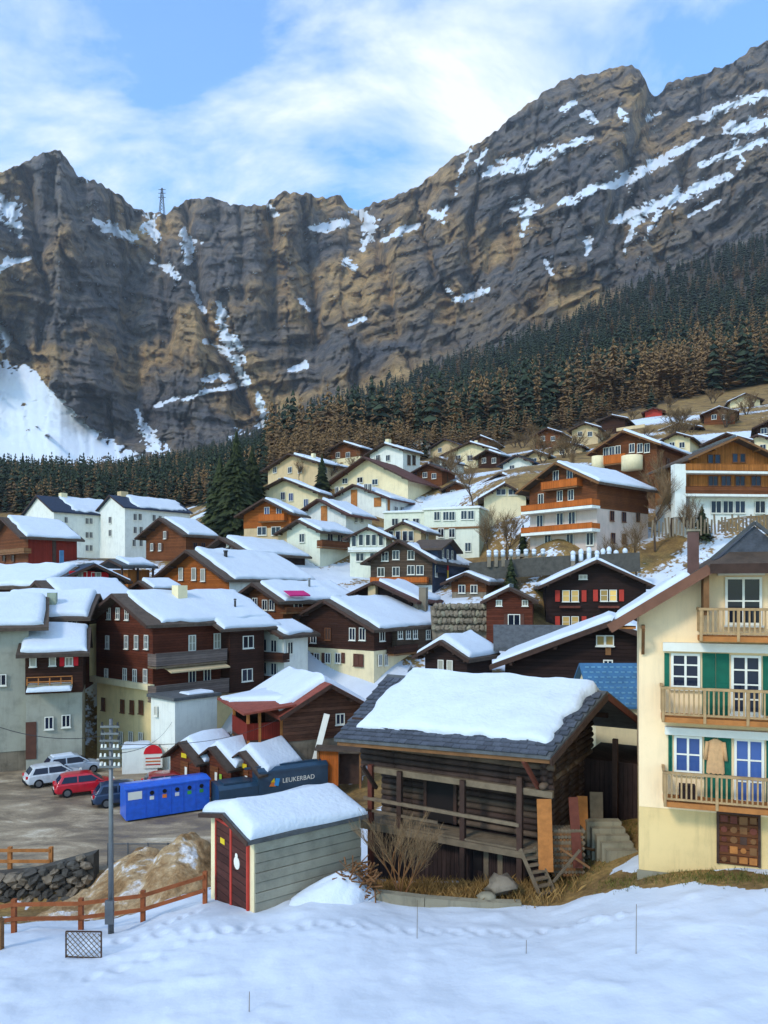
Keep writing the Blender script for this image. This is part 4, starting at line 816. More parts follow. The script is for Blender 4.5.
h = H('chalet', 'yellow gable house with broad snow roof behind the grey house', 66, 645, 601, 67, 40, 32, 132, pitch=26); h.walls([('yellow', None)]).roof(('near',), front=.9, ragged=.3); h.win('G', [(43, 589), (52, 590)], .5, .7, cols=1, fm='frame_brown').win('G', [(45, 608), (56, 609)], .8, 1.1)
h = H('chalet', 'house roofed with snow at the view edge below the wooden chalet', 40, 625, 586, 74, 8, -50, l=10, spx=60, ridge='x', pitch=20); h.walls([('wood_dark', None)]).roof(('near', 'far'), back=.2, front=.2, ragged=.3, th=.4)
# --- centre
h = H('chalet', 'low brown house with pink awning under a snow roof', 283, 632, 601, 76, 38, 239, 352, pitch=26, ov=.7); h.walls([('wood_brown', None)]).roof(('near',), front=.9, ragged=.3); h.win('G', [(255, 603), (265, 605), (272, 605)], .8, 1.1)
o = h.balcony('S', 286, 312, 607, 612, .9, 'wood_brown', 'timber'); u0, z0 = h.hit('S', 289, 595, .9); u1, _ = h.hit('S', 309, 595, .9); MB().add([(.1, u0, z0+.45), (.1, u1, z0+.45), (1.1, u1, z0), (1.1, u0, z0), (.1, u0, z0+.4), (.1, u1, z0+.4), (1.1, u1, z0-.14), (1.1, u0, z0-.14)], [(0, 1, 2, 3), (7, 6, 5, 4), (3, 2, 6, 7), (0, 3, 7, 4), (1, 5, 6, 2), (0, 4, 5, 1)]).build('awning', plain('pink_cloth', S(196, 40, 110), var=.1), h.root); h.win('S', [(298, 603), (320, 604)], 1.3, 1.3)
h.pipe(.3, .55, 1.3, .12, 'metal_grey')
h = H('chalet', 'low dark house with reddish ridge in front of the brown and blue chalet', 412, 626, 600, 82, 22, 344, 434, pitch=24, roof='roof_maroon'); h.walls([('wood_black', None)]).roof(('near',), front=1.6, ragged=.4)
MB().box(-.6*h.w, -.6*h.w+.9, -.75, .02, h.h-2, h.h+1.6).build('chimney', M['beige'], h.root); MB().box(.7, 1.5, .3, 1.1, -1, h.h+1.4).build('chimney', M['stone'], h.root)
h = H('chalet', 'brown chalet with blue wing, white dormer and long banner', 432, 594, 560, 94, 20, 371, 474, pitch=30, ov=1.0, og=1.3, roof='roof_brown'); h.walls([('white', 585), ('wood_grey', None)], ('roof_navy', None, .2)).roof(('near',), front=1.0, ragged=.6, snow_to=.9)
h.win('G', [(385, 556.5), (396, 555), (411, 555)], .95, 1.2).win('G', [(381, 572), (396, 571.5), (411, 570), (420, 570)], 1.0, 1.2, shut=None).balcony('G', 370, 427, 577, 583, .9)
h.win('S', [(436, 571)], 1.0, 1.5, off=.2); dy0 = h.hit('S', 434, 560)[0]; dy1 = h.hit('S', 453, 560)[0]; dz = h.h+1.7
MB().prism([(dy0, h.h-1.6), (dy1, h.h-1.6), (dy1, dz), ((dy0+dy1)/2, dz+1.0), (dy0, dz)], 'x', -3.5, .5).build('dormer', M['roof_navy'], h.root)
r_ = MB().prism([(dy0-.7, dz-.45), ((dy0+dy1)/2, dz+1.05), (dy1+.7, dz-.45), (dy1+.7, dz-.2), ((dy0+dy1)/2, dz+1.3), (dy0-.7, dz-.2)], 'x', -3.5, 1.3).build('dormer_roof', M['roof_brown'], h.root)
for k in range(3):
    y = dy0+(dy1-dy0)*(.25+.25*k); fme, gme = window_meshes(.75, 1.2, 1, 2, 'frame_white', 'glass'); o = put('window', fme, h.root, (.5, y, dz-1.3), R(90)); put('pane', gme, o)
by = h.hit('S', 448, 570, .6)[0]
for k, (mt, hh) in enumerate((('shutter_brightred', .9), ('yellow_cloth', 1.4), ('shutter_brightred', .9))):
    if mt not in M: M[mt] = plain(mt, S(214, 176, 48), var=.1)
    zt = h.h-.3-sum((.9, 1.4, .9)[:k]); MB().box(.56, .62, by-.28, by+.28, zt-hh+.01, zt).build('banner', M[mt], h.root)
# dark chalet with red shutters
h = H('chalet', 'dark chalet with red shutters and yellow curtained windows', 646, 650, 585, 80, 8, 546, 656, pitch=25, ov=1.0, og=1.4); h.walls([('wood_black', None)]).roof(('near', 'far'), front=.8, ragged=.5)
M['curtain_yellow'] = glass('curtain_yellow', S(206, 168, 92), .3)
h.win('G', [(566, 596), (575, 596), (604, 595.5), (613, 595.5), (566, 622), (575, 622), (604, 622), (613, 622)], .8, 1.25, gm='curtain_yellow', cols=1, rows=2)
for (x_, y_) in ((557.5, 596), (584, 596), (595.5, 595.5), (621.5, 595.5), (557.5, 622), (584, 622), (595.5, 622), (621.5, 622)):
    u, z = h.hit('G', x_, y_, .1); put('shutter', shutter_mesh(.5, 1.25, 'shutter_red'), h.root, (u, -.1, z-.62))
for x_ in (570, 609):
    u, z = h.hit('G', x_, 607, .4); MB().box(u-1.1, u+1.1, -.45, -.06, z-.12, z+.12).build('flower_box', M['timber_red'], h.root)
h.win('G', [(583, 577)], .9, .5, gm='curtain')
h = H('chalet', 'narrow dark house with one white window beside the red shuttered chalet', 532, 660, 601, 73, 12, 487, 546, pitch=27, ov=.6, og=.8); h.walls([('stone', 646), ('wood_redbrown', None)]).roof(('far',), front=.6, ragged=.4); h.win('G', [(514, 620)], 1.2, 1.15, shut='shutter_brown', sw=.35).win('G', [(499, 603), (525, 603)], .6, .6, gm='curtain')
h = H('shed', 'low shed with plain grey roof behind the long dark barn', 557, 676, 649, 60, 8, 509, 575, l=5, ridge='x', pitch=32, roof='roof_grey', cat='shed', ov=.3); h.walls([('wood_grey', None)]).roof(())
h = H('chalet', 'white house with dark balconies between the brown and the cream based houses', 284, 700, 634, 70, 34, 256, 302, pitch=22); h.walls([('white', None)]).roof(('near',), ragged=.5); h.win('G', [(264, 645), (274, 646), (264, 668), (274, 669)], .8, 1.2).win('S', [(290, 648)], .8, 1.2); h.balcony('G', 256, 283, 652, 660, 1.0, 'wood_dark', 'timber_dark'); h.balcony('G', 256, 283, 676, 684, 1.0, 'wood_dark', 'timber_dark')
h = H('chalet', 'low brown house under snow right of the dormer chalet', 486, 606, 582, 88, 30, 452, 500, pitch=22); h.walls([('stone', 592), ('wood_brown', None)]).roof(('near', 'far'), front=.5, ragged=.4); h.win('G', [(462, 589), (474, 589)], .9, 1.0)
t = empty('terrace_wall', at(455, 630, 77)); tag(t, 'rough stone terrace wall right of the cream based house', 'wall')
for k in range(14):
    for j in range(4):
        q = at(434+k*4.4+2*(j % 2), 628-j*7.2, 77.5-.1*k)-t.location; o = MB().ball((0, 0, 0), (.34, .3, .36), 7, 5, .25).build('stone', M['stone'] if (k*3+j) % 4 else M['concrete'], t); o.location = q; o.rotation_euler = (0, k*1.3+j, .7*((k*7+j*3) % 5-2))
MB().bar(at(432, 630, 78)-t.location, at(494, 626, 77)-t.location, .5, 5).build('core', M['stone'], t)
# main centre house
h = H('chalet', 'dark timber house on cream ground floor with white windows, village centre', 374, 694, 628, 72, 37, 290, 452, pitch=24, ov=.9, og=1.1); h.walls([('cream', 651), ('wood_dark', None)]).roof(('near',), front=1.1, ragged=.25)
h.win('G', [(313.5, 637), (352.5, 634), (362.5, 634)], .8, 1.25).win('G', [(328, 634)], .8, 1.25, fm='frame_brown', gm='timber_dark').win('S', [(382, 634.5)], .85, 1.3)
h.win('G', [(307, 658), (317, 658), (328, 658), (338, 658)], .75, 1.05, shut=None, gm='glass').win('G', [(358.5, 660)], 1.25, 1.2, fm='shutter_brown', gm='shutter_brown')
for x_ in (302, 311.5, 323, 343): u, z = h.hit('G', x_, 658, .1); put('shutter', shutter_mesh(.42, 1.05, 'shutter_brown'), h.root, (u, -.06, z-.52))
h.win('S', [(380, 660), (386, 660)], .55, 1.1).win('S', [(400, 634), (408, 634), (415, 634), (428, 634.5), (436, 634.5), (444, 634)], .8, 1.0, rows=2, off=.75)
y0, _ = h.hit('S', 396, 640, .6); y1, _ = h.hit('S', 450, 640, .6); zq = h.hit('S', 420, 653, .6)[1]
MB().box(.1, .68, y0, y1, zq, h.h-.06).build('bay', M['wood_grey'], h.root); h.balcony('S', 394, 418, 645, 653, 1.0, 'wood_dark')
h.chimney(.2, .75, 1.2, .6, 'stone')
# small dark chalet with thick snow
h = H('chalet', 'little dark chalet with heavy snow roof and curtained windows', 467, 698, 657, 58, 36, 425, 492, pitch=28, ov=.7, og=.9); h.walls([('wood_black', None)]).roof(('near', 'far'), front=.3, ragged=.2, th=.45); h.win('G', [(441, 666), (450, 666.5)], .55, 1.0, gm='curtain', cols=1)
# long dark barn with the rising snow edge
h = H('barn_house', 'wide black timber barn with one rising snow edged roof', 505, 730, 663, 45, -16, 724, 500, 'R', l=6.5, pitch=21.5, ov=.8, og=1.0); h.walls([('wood_black', None)]).roof(('near', 'far'), front=.05, back=.2, ragged=.12, th=.28); h.win('G', [(600.5, 640.5), (609.5, 640.5)], .5, .62, gm='curtain_yellow', cols=1).win('G', [(608, 667)], .55, .85)
MB().box(h.hit('G', 605.5, 650, .1)[0], h.hit('G', 611, 650, .1)[0], -.12, -.02, h.hit('G', 608, 655, .1)[1], h.hit('G', 608, 647, .1)[1]).build('board', M['timber'], h.root)
# blue roofed outbuilding
h = H('outbuilding', 'outbuilding with a bright blue tiled roof between barn and cream chalet', 668, 770, 704, 36, 0, 606, l=4.0, spx=700, ridge='x', pitch=40, roof='blue_metal', ov=.25, og=.3, cat='outbuilding', th=.12); h.walls([('cream', None)]).roof(())
for r in range(8):
    for c_ in range(12):
        k = (r+.5)/8.4; p = h.F(h.a0+.18+(h.a1-h.a0-.3)*(c_+.5*(r % 2))/12, k, 1); MB().box(p[0]-.09, p[0]+.09, p[1]-.04, p[1]+.04, p[2]-.02, p[2]+.05).build('roof_tile', M['tile_pale'] if 'tile_pale' in M else M.setdefault('tile_pale', plain('tile_pale', S(110, 156, 182), var=.2)), h.r)
# brown house over the car park
h = H('apartment_house', 'dark red brown timber house on yellow ground floor above the car park', 153, 768, 622, 62, 40, 97, 262, pitch=25, ov=1.0, og=1.2); h.walls([('yellow', 690), ('wood_redbrown', None)]).roof(('near',), front=1.3, ragged=.4, back=-.2)
h.win('G', [(109, 613.5), (118, 613.5), (127, 614)], .6, 1.05, rows=2).win('G', [(107.5, 642), (126.5, 642), (136.5, 642), (146.5, 642)], .6, 1.2, rows=2).win('G', [(106.5, 675), (125, 675), (135, 676), (145.5, 676)], .6, 1.2, rows=2)
h.win('G', [(103.5, 704), (122.5, 706), (132, 707), (141, 707)], .62, 1.15, fm='frame_brown', gm='shutter_brown').win('G', [(103, 737), (121, 738), (131, 738), (141, 739)], .62, 1.15, gm='curtain')
h.win('S', [(192, 643), (217, 641)], .75, 1.4, rows=2, gm='curtain'); h.win('S', [(192, 676), (207, 676)], .75, 1.4)
h.balcony('S', 156, 227, 651, 664, 1.3, 'balcony_grey', 'timber_grey'); h.balcony('S', 156, 229, 682, 697, 1.3, 'balcony_grey', 'timber_grey')
y0 = h.hit('S', 168, 668, 1.3)[0]; y1 = h.hit('S', 227, 668, 1.3)[0]; zq = h.hit('S', 195, 669, 1.3)[1]
MB().add([(.1, y0, zq+.5), (.1, y1, zq+.5), (1.75, y1, zq), (1.75, y0, zq), (.1, y0, zq+.46), (.1, y1, zq+.46), (1.75, y1, zq-.12), (1.75, y0, zq-.12)], [(0, 1, 2, 3), (7, 6, 5, 4), (3, 2, 6, 7), (0, 3, 7, 4), (1, 5, 6, 2), (0, 4, 5, 1)]).build('awning', M['beige'], h.root)
y0 = h.hit('S', 230, 650, 1.4)[0]; y1 = h.hit('S', 264, 650, 1.4)[0]
MB().box(.1, 1.4, y0, y1, h.hit('S', 240, 692, 1.4)[1], h.h-.55).build('bay', M['wood_dark'], h.root); h.win('S', [(248, 642), (247, 675)], 1.25, 1.15, off=1.41, cols=2, rows=1)
b0, b1 = y0-1.6, y1+1.9; zA, zB = h.ze+.1, h.ze-.55
rr_ = MB().prism([(h.Wr-h.w/2-.4, zA+.02), (h.Wr-h.w/2+1.2, zB), (h.Wr-h.w/2+1.2, zB+.2), (h.Wr-h.w/2-.4, zA+.25)], 'y', b0, b1).build('bay_roof', M['roof_brown'], h.root)
put('snow_cover', snow_sheet((h.Wr-h.w/2+1.1, b0+.4, zB+.2), (h.Wr-h.w/2+1.1, b1-.1, zB+.2), (h.Wr-h.w/2-.5, b1-.1, zA+.3), (h.Wr-h.w/2-.5, b0+.4, zA+.3), .32, 5, taper=(1, 1, 0, 1)), rr_)
h.chimney(.38, .42, 1.5, 1.0, 'cream'); h.pipe(.12, .8, 1.2, .1)
MB().box(h.x0-.5, .3, -.45, -.06, at(0, 690, 62).z-h.zb-.02, at(0, 686, 62).z-h.zb+.15).build('ledge', M['cream'], h.root)
h = H('garage_annex', 'white flat roofed annex beside the yellow ground floor', 175, 777, 701, 57.5, 42, 151, 217, ridge='flat', roof='roof_grey', cat='annex'); h.walls([('white', None)]).roof((), th=.2); h.win('G', [(156, 711)], .5, .8, gm='curtain')
put('snow_cover', snow_sheet((-.3, h.l*.35, h.h+.25), (.1, h.l*1.0, h.h+.25), (-2.2, h.l*1.0, h.h+.25), (-2.0, h.l*.4, h.h+.25), .2, 3), h.r)
u, z = h.hit('G', 164, 760, .05); MB().box(u-.5, u+.5, -.08, -.005, z-1.1, z+1.0).build('door', M['frame_white'], h.root)
# grey house at the view edge and the wooden house on its concrete floor
h = H('grey_house', 'grey rendered house with thick snow roof at the view edge', 28, 777, 626, 58.5, -24, -75, l=9, spx=60, ridge='x', pitch=24, ov=.8, og=1.5); h.walls([('stone', 750), ('grey_render', None)]).roof(('near', 'far'), back=.3, front=.25, eave=.3, ragged=.2, th=.4); h.win('G', [(1, 680)], .75, .9, off=.12).win('G', [(-12, 720)], .8, 1.0, off=.12)
h = H('chalet', 'dark red house with snow roof and small grey chimney behind the grey house', 77, 660, 616, 63, -12, 8, l=8, spx=95, ridge='x', pitch=22); h.walls([('wood_redbrown', None)]).roof(('near', 'far'), back=.2, front=.2, ragged=.25, th=.4); h.chimney(.6, .12, 1.6, .7, 'greengrey'); h.win('G', [(72, 619)], .8, .8)
h = H('balcony_house', 'dark wooden house with orange rail over a grey concrete floor', 82, 776, 650, 59, -20, 26, l=7, spx=95, ridge='x', pitch=22, ov=1.1, og=.6); h.walls([('grey_render', 692), ('wood_dark', None)]).roof(('near',), back=.1, front=.1, eave=.2, ragged=.25, th=.4)
h.win('G', [(33, 662), (52.5, 661)], .5, .75, gm='curtain', cols=1).win('G', [(69, 661.5)], .6, .7, gm='curtain', shut='shutter_brightred', sw=.35).win('G', [(49, 723), (66, 721)], .65, 1.0, off=.06)
u, z = h.hit('G', 31, 740, .05); MB().box(u-.38, u+.38, -.06, -.005, z-1.5, z+1.4).build('door', M['shutter_brown'], h.root)
o = h.balcony('G', 27, 72, 676.5, 684.5, 1.2, 'timber_orange', 'concrete', solid=False); r0 = o.children[0]
for q in range(5):
    W = abs(h.hit('G', 72, 680, 1.2)[0]-h.hit('G', 27, 680, 1.2)[0]); MB().box(-W/2+W*q/4.001-.04, -W/2+W*q/4.001+.04, -1.24, -1.16, -.02, .5).build('post', M['timber_orange'], o)
MB().box(-W/2, W/2, -1.23, -1.17, .18, .27).build('rail', M['timber_orange'], o)
u0, z0 = h.hit('G', 26, 690, 1.3); u1, _ = h.hit('G', 72, 690, 1.3); put('snow_cover', snow_sheet((u0, -1.6, z0-.2), (u1, -1.6, z0-.2), (u1, -.1, z0+.1), (u0, -.1, z0+.1), .32, 8, ragged=.1), h.root)
# ------------------------------------------------------------------ cream chalet with green shutters
M['cream_near'] = plaster('cream_near', S(246, 216, 170), .10, .14); M['yellow_near'] = plaster('yellow_near', S(226, 194, 134), .14, .22); M['rail_tan'] = plain('rail_tan', S(176, 142, 98), var=.3, scale=4); M['verge_brown'] = plain('verge_brown', S(122, 82, 62), var=.25, scale=2)
A = H('cream_chalet', 'cream chalet with green shutters and three timber balconies', 639, 882, 615, 24.2, -18.5, w=6.8, l=9, spx=700, kind='R', pitch=32.6, roof='roof_brown')
zc = 10.77-A.zb; xc0, xc1, xm = 2.04, 4.76, 3.4; tp = A.pitch; z_top = 8.89-A.zb+.9*tp; za = z_top+xm*tp; yr = .9; lb = A.l+.6
g0 = at(640, 806, 24.2).z-A.zb
MB().box(0, 6.8, 0, A.l, -2, g0).build('wall', M['yellow_near'], A.root)
wt = z_top-.27
MB().prism([(0, g0), (6.8, g0), (6.8, wt), (6.8-xc0-.05, zc-.24), (xc0+.05, zc-.24), (0, wt)], 'y', -.02, A.l).build('wall', M['cream_near'], A.root)
MB().box(-.06, 6.86, -.07, -.021, -1.2, .42).build('plinth', M['concrete'], A.root)
def slab(name, loop, mat, t=.2, parent=None):
    n = len(loop); v = [Vector(p) for p in loop]+[Vector(p)-Vector((0, 0, t)) for p in loop]
    return MB().add(v, [tuple(range(n)), tuple(range(n, 2*n))[::-1]]+[(k, n+k, n+(k+1) % n, (k+1) % n) for k in range(n)]).build(name, M[mat], parent)
e0 = z_top-.9*tp; fr = -1.0
rl = slab('roof', [(-.9, fr, e0), (xc0, fr, zc), (xm, yr, za), (xm, lb, za), (-.9, lb, e0)], 'roof_brown', .2, A.root)
slab('roof', [(7.7, fr, e0), (7.7, lb, e0), (xm, lb, za), (xm, yr, za), (xc1, fr, zc)], 'roof_brown', .2, A.root)
rh = slab('roof_hip', [(xc0, fr, zc+.01), (xc1, fr, zc+.01), (xm, yr, za+.01)], 'roof_brown', .2, A.root)
for p, q in (((-.9, fr-.03, e0-.12), (xc0, fr-.03, zc-.12)), ((xc1, fr-.03, zc-.12), (7.7, fr-.03, e0-.12)), ((xc0, fr-.035, zc-.12), (xc1, fr-.035, zc-.12))):
    MB().bar(p, q, .06, .3).build('barge_board', M['verge_brown'] if p[2] != q[2] else M['timber_dark'], A.root)
MB().prism([(xm-1.0, zc+.25), (xm+1.0, zc+.25), (xm, za+.35)], 'y', -.1, 2.0).build('gablet', M['slate'], rh)
for sd in (-1, 1): MB().bar((xm+sd*1.25, -.16, zc+.2), (xm, -.16, za+.46), .14, .1).build('gablet_trim', M['roof_grey'], rh)
put('snow_cover', snow_sheet((-.8, fr+.1, e0), (-.8, lb-.3, e0), (xc0-.5, lb-.3, zc-.5*tp), (xc0-.5, fr+.1, zc-.5*tp), .2, 3, cell=.3, ragged=.25), rl)
c = MB().box(1.66, 2.02, 2.6, 3.0, 9.0, za+.42).build('chimney', plain('brick_red', S(98, 72, 64), var=.3), A.r if hasattr(A, 'r') else rl); MB().box(1.62, 2.06, 2.56, 3.04, za+.43, za+.5).build('chimney_cap', M['concrete'], rl)
MB().bar((.12, -.85, wt-.45), (.12, -.08, wt-1.25), .1, .12).bar((.12, -.9, wt-.38), (.12, -.04, wt-.38), .1, .12).build('bracket', M['timber'], A.root)
MB().box(-.75, -.1, fr+.05, 0, e0-.22+.1, e0-.22+.16).build('soffit', M['timber_orange'], A.root)
for yy in (-.9,):
    for xx in (1.95, 4.85): MB().box(xx-.08, xx+.08, yy, -.04, zc-1.55, zc-.3).build('bracket', M['timber'], A.root)
bal_me = {}
def open_balcony(h, px0, x1, pt, pb, depth, mat_rail='rail_tan', slab_m='timber_orange', back='beige'):
    u0, _ = h.hit('G', px0, pt, depth); zt = h.hit('G', px0+40, pt, depth)[1]; zb = h.hit('G', px0+40, pb, depth)[1]; W = x1-u0; Hh = zt-zb
    b = MB().box(u0, x1, -depth, -.03, zb-.16, zb).build('balcony', M[slab_m], h.root)
    MB().box(u0-.04, x1+.04, -depth-.05, -depth+.05, Hh+zb-.08, Hh+zb).build('handrail', M[mat_rail], b)
    MB().box(u0, x1, -depth-.02, -depth+.03, zb+.07, zb+.13).build('bottom_rail', M[mat_rail], b)
    MB().box(u0-.04, u0+.05, -depth+.06, -.05, Hh+zb-.08, Hh+zb).build('handrail', M[mat_rail], b)
    n = int(W/1.5)+1
    for k in range(n+1):
        x = u0+.03+(W-.06)*k/n; MB().box(x-.04, x+.04, -depth-.045, -depth+.045, zb-.14, Hh+zb+.0).build('post', M[mat_rail], b)
    key = round(Hh, 2)
    if key not in bal_me: bal_me[key] = MB().box(-.024, .024, -.014, .014, .12, Hh-.075).mesh(M['rail_tan'], name='baluster')
    nb = int(W/.14)
    for k in range(nb): put('baluster', bal_me[key], b, (u0+.08+(W-.16)*k/(nb-1), -depth, zb))
    for k in range(int(depth/.13)): put('baluster', bal_me[key], b, (u0, -depth+.12+.13*k, zb), R(90))
    return b, u0, zb, zt
open_balcony(A, 700, 4.95, 608, 637, .95); b2, u2, zb2, _ = open_balcony(A, 662, 6.7, 688, 719, 1.0); b3, u3, zb3, _ = open_balcony(A, 664, 6.7, 774, 805, 1.0)
def nearwin(px0, px1, py0, py1, cols=2, rows=3, gm='glass', extra=0.0):
    uA, z1 = A.hit('G', px0, py0, .05); uB, _ = A.hit('G', px1, py0, .05); _, z0 = A.hit('G', (px0+px1)/2, py1, .05); z0 -= extra
    fme, gme = window_meshes(uB-uA, z1-z0, cols, rows, 'frame_white', gm, .075); o = put('window', fme, A.root, ((uA+uB)/2, -.03, z0)); put('pane', gme, o); return uA, uB, z0, z1
M['glass_sky'] = glass('glass_sky', S(70, 98, 156), .05)
nearwin(725, 762, 577, 625, 2, 2); nearwin(671, 700, 653, 688, 2, 3); nearwin(731, 761, 655, 714, 2, 4)
nearwin(674, 702, 735, 773, 2, 2, 'glass_sky'); nearwin(734, 764, 738, 803, 2, 3, 'glass_sky')
def nearshut(px0, px1, py0, py1, n=1):
    uA, z1 = A.hit('G', px0, py0, .05); uB, _ = A.hit('G', px1, py0, .05); _, z0 = A.hit('G', (px0+px1)/2, py1, .05)
    for k in range(n):
        w = (uB-uA)/n; x0 = uA+w*k; b = MB().box(x0+.01, x0+w-.01, -.07, -.025, z0, z1); hh = z1-z0
        for (a0, a1) in ((.04, .47), (.53, .96)):
            b.box(x0+.06, x0+w-.06, -.085, -.07, z0+hh*a0, z0+hh*a0+.05).box(x0+.06, x0+w-.06, -.085, -.07, z0+hh*a1-.05, z0+hh*a1).box(x0+.05, x0+.09, -.084, -.07, z0+hh*a0, z0+hh*a1).box(x0+w-.09, x0+w-.05, -.084, -.07, z0+hh*a0, z0+hh*a1)
        b.build('shutter', M['shutter_green'], A.root)
nearshut(664, 669.5, 653, 688); nearshut(702, 729.5, 653, 716, 2); nearshut(762.5, 790, 656, 716, 2); nearshut(668, 672.5, 735, 773); nearshut(704, 731.5, 736, 803, 2); nearshut(766, 792, 739, 803, 2)
for (p0, p1, q0, q1, d_) in ((718, 765, 570.5, 575.5, .25), (663, 800, 642.5, 651, .3), (665, 800, 727, 734.5, .3)):
    uA, z1 = A.hit('G', p0, q0, d_); uB, _ = A.hit('G', p1, q0, d_); z0 = A.hit('G', p0, q1, d_)[1]; uB = min(uB, 6.6); MB().box(uA, uB, -d_, -.022, z0, z1).build('awning_box', M['frame_white'], A.root)
uA, z1 = A.hit('G', 719, 813, .02); uB, _ = A.hit('G', 758, 813, .02); z0 = A.hit('G', 738, 865, .02)[1]
M['door_wood'] = planks('door_wood', S(104, 62, 36), pitch=.2, var=.6)
dr = MB().box(uA, uB, -.05, -.005, z0, z1).build('door', M['door_wood'], A.root); fw = .07
MB().box(uA-fw, uA, -.08, -.005, z0, z1+fw).box(uB, uB+fw, -.08, -.005, z0, z1+fw).box(uA, uB, -.08, -.005, z1, z1+fw).build('door_frame', M['timber_dark'], A.root)
rd = random.Random(3); wd, hd = uB-uA, z1-z0
for i in range(4):
    for j in range(5):
        cx_, cz_ = uA+wd*(i+.5)/4, z0+hd*(j+.5)/5; k = rd.random(); mt = M[rd.choice(['timber', 'timber_orange', 'timber_dark', 'timber_red', 'timber'])]
        if k < .4: MB().tube((cx_, -.09, cz_), (cx_, -.051, cz_), wd*.085*rd.uniform(.8, 1.2), None, 10).build('ornament', mt, dr)
        else: w_ = wd*rd.uniform(.07, .11); MB().box(cx_-w_, cx_+w_, -.08, -.051, cz_-hd*rd.uniform(.05, .085), cz_+hd*.07).build('ornament', mt, dr)
uA, z1 = A.hit('G', 679, 781, .6); uB, _ = A.hit('G', 695, 781, .6)
tag(MB().box(0, uB-uA, -.3, 0, 0, .5).build('crate', M['timber_dark']), 'brown wooden crate standing on the lowest balcony', 'crate'); cr_ = bpy.data.objects['crate']
def to_world(h, p): ca, sa = math.cos(h.rz), math.sin(h.rz); return (h.root.location.x+p[0]*ca-p[1]*sa, h.root.location.y+p[0]*sa+p[1]*ca, h.root.location.z+p[2])
cr_.location = to_world(A, (uA, -.5, zb3+.005)); cr_.rotation_euler.z = A.rz
# robe hanging in front of the shutter
uA, z1 = A.hit('G', 706, 738, .12); uB, _ = A.hit('G', 725, 738, .12); z0 = A.hit('G', 715, 773, .12)[1]; hw = (uB-uA)/2
v, f = [], []; rows_ = [(0, .16), (.06, .55), (.12, .95), (.35, .98), (.6, .9), (1, .98)]
for k, (t, s_) in enumerate(rows_):
    for j in range(9):
        a_ = -1+j/4; v.append((a_*hw*s_, -.04-.035*math.cos(a_*1.5)+.018*math.sin(a_*9+k), -(z1-z0)*t-(.03 if k == 5 and j % 2 else 0)))
n0 = len(v); v += [(p[0], .0, p[2]) for p in v]
for base_, fl in ((0, 0), (n0, 1)):
    for k in range(5):
        for j in range(8):
            q = (base_+k*9+j, base_+(k+1)*9+j, base_+(k+1)*9+j+1, base_+k*9+j+1); f.append(q[::-1] if fl else q)
for k in range(5): f += [(k*9, n0+k*9, n0+(k+1)*9, (k+1)*9), (k*9+8, (k+1)*9+8, n0+(k+1)*9+8, n0+k*9+8)]
robe_b = MB().add(v, f)
for sd in (-1, 1): robe_b.bar((sd*hw*.88, -.03, -.1), (sd*hw*1.1, -.03, -(z1-z0)*.62), .09, .13, (0, 1, 0))
robe = robe_b.build('robe', plain('robe_cloth', S(214, 168, 118), var=.2, scale=6), None, True); robe.location = to_world(A, ((uA+uB)/2, -.1, z1)); robe.rotation_euler.z = A.rz; tag(robe, 'beige robe hanging against the green shutter', 'robe')

# ------------------------------------------------------------------ old log barn
B = H('log_barn', 'old dark log barn with snow roof, slate eave and front gallery', 546, 893, 762, 26.8, 30, 366, l=6.2, spx=600, ridge='x', pitch=22.5, cat='barn')
w, tp = B.w, B.pitch; hz = 4.72-B.zb; B.h = hz; ym = 3.1; fl_z, gh = 1.5, 3.75
M['log_old'] = plain('log_old', S(66, 50, 42), var=.55, scale=2.2, bump=.5); M['log_grey'] = plain('log_grey', S(98, 80, 64), var=.45, scale=2.2, bump=.5)
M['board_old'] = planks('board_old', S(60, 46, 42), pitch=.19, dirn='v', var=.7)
M['inside_shade'] = plain('inside_shade', S(30, 24, 22), bump=0)  # near-black colour carries the shade of the barn's unlit interior
MB().box(-w+.12, -.12, .35, 6.0, -3, fl_z-.05).build('wall', M['board_old'], B.root)
MB().box(-w+.1, -.1, 1.2, 6.05, fl_z, gh).build('wall', M['inside_shade'], B.root)
MB().prism([(.1, gh+.002), (6.1, gh+.002), (6.1, hz), (ym, hz+tp*ym-.05), (.1, hz)], 'x', -w+.1, -.1).build('wall', M['inside_shade'], B.root)
def log_me(L, r, key, seed):
    rr2 = random.Random(seed); b = MB(); n = 5; pts = [(-L/2+L*k/n, rr2.uniform(-.012, .012), rr2.uniform(-.01, .01)) for k in range(n+1)]
    for p, q in zip(pts[:-1], pts[1:]): b.tube(p, q, r, r*.995, 8, True)
    return b.mesh(M[key], True, 'log')
rl_ = random.Random(9); R_L = .125
fl_ = [log_me(w+.5, R_L, k, i) for i, k in enumerate(('log_old', 'log_grey', 'log_old', 'log_old'))]
gl_ = [log_me(6.2+.5, R_L, k, i+7) for i, k in enumerate(('log_old', 'log_old', 'log_grey', 'log_old'))]
k = 0; z = gh+.05
while z < hz-.12: put('log', rl_.choice(fl_), B.root, (-w/2+rl_.uniform(-.08, .08), .1, z)); put('log', rl_.choice(gl_), B.root, (-.05, 3.1+rl_.uniform(-.08, .08), z+.12), R(90)); z += .245
gz = hz+.2
while gz < hz+tp*ym-.35:
    half = (hz+tp*ym-gz)/tp-.1; me_ = log_me(2*half, R_L, rl_.choice(['log_old', 'log_old', 'log_grey']), int(gz*100)); put('log', me_, B.root, (-.05, ym, gz), R(90)); gz += .245
z = fl_z+.14
fs_ = [log_me(w-.2, R_L, k_, i+20) for i, k_ in enumerate(('log_old', 'log_grey', 'log_old'))]
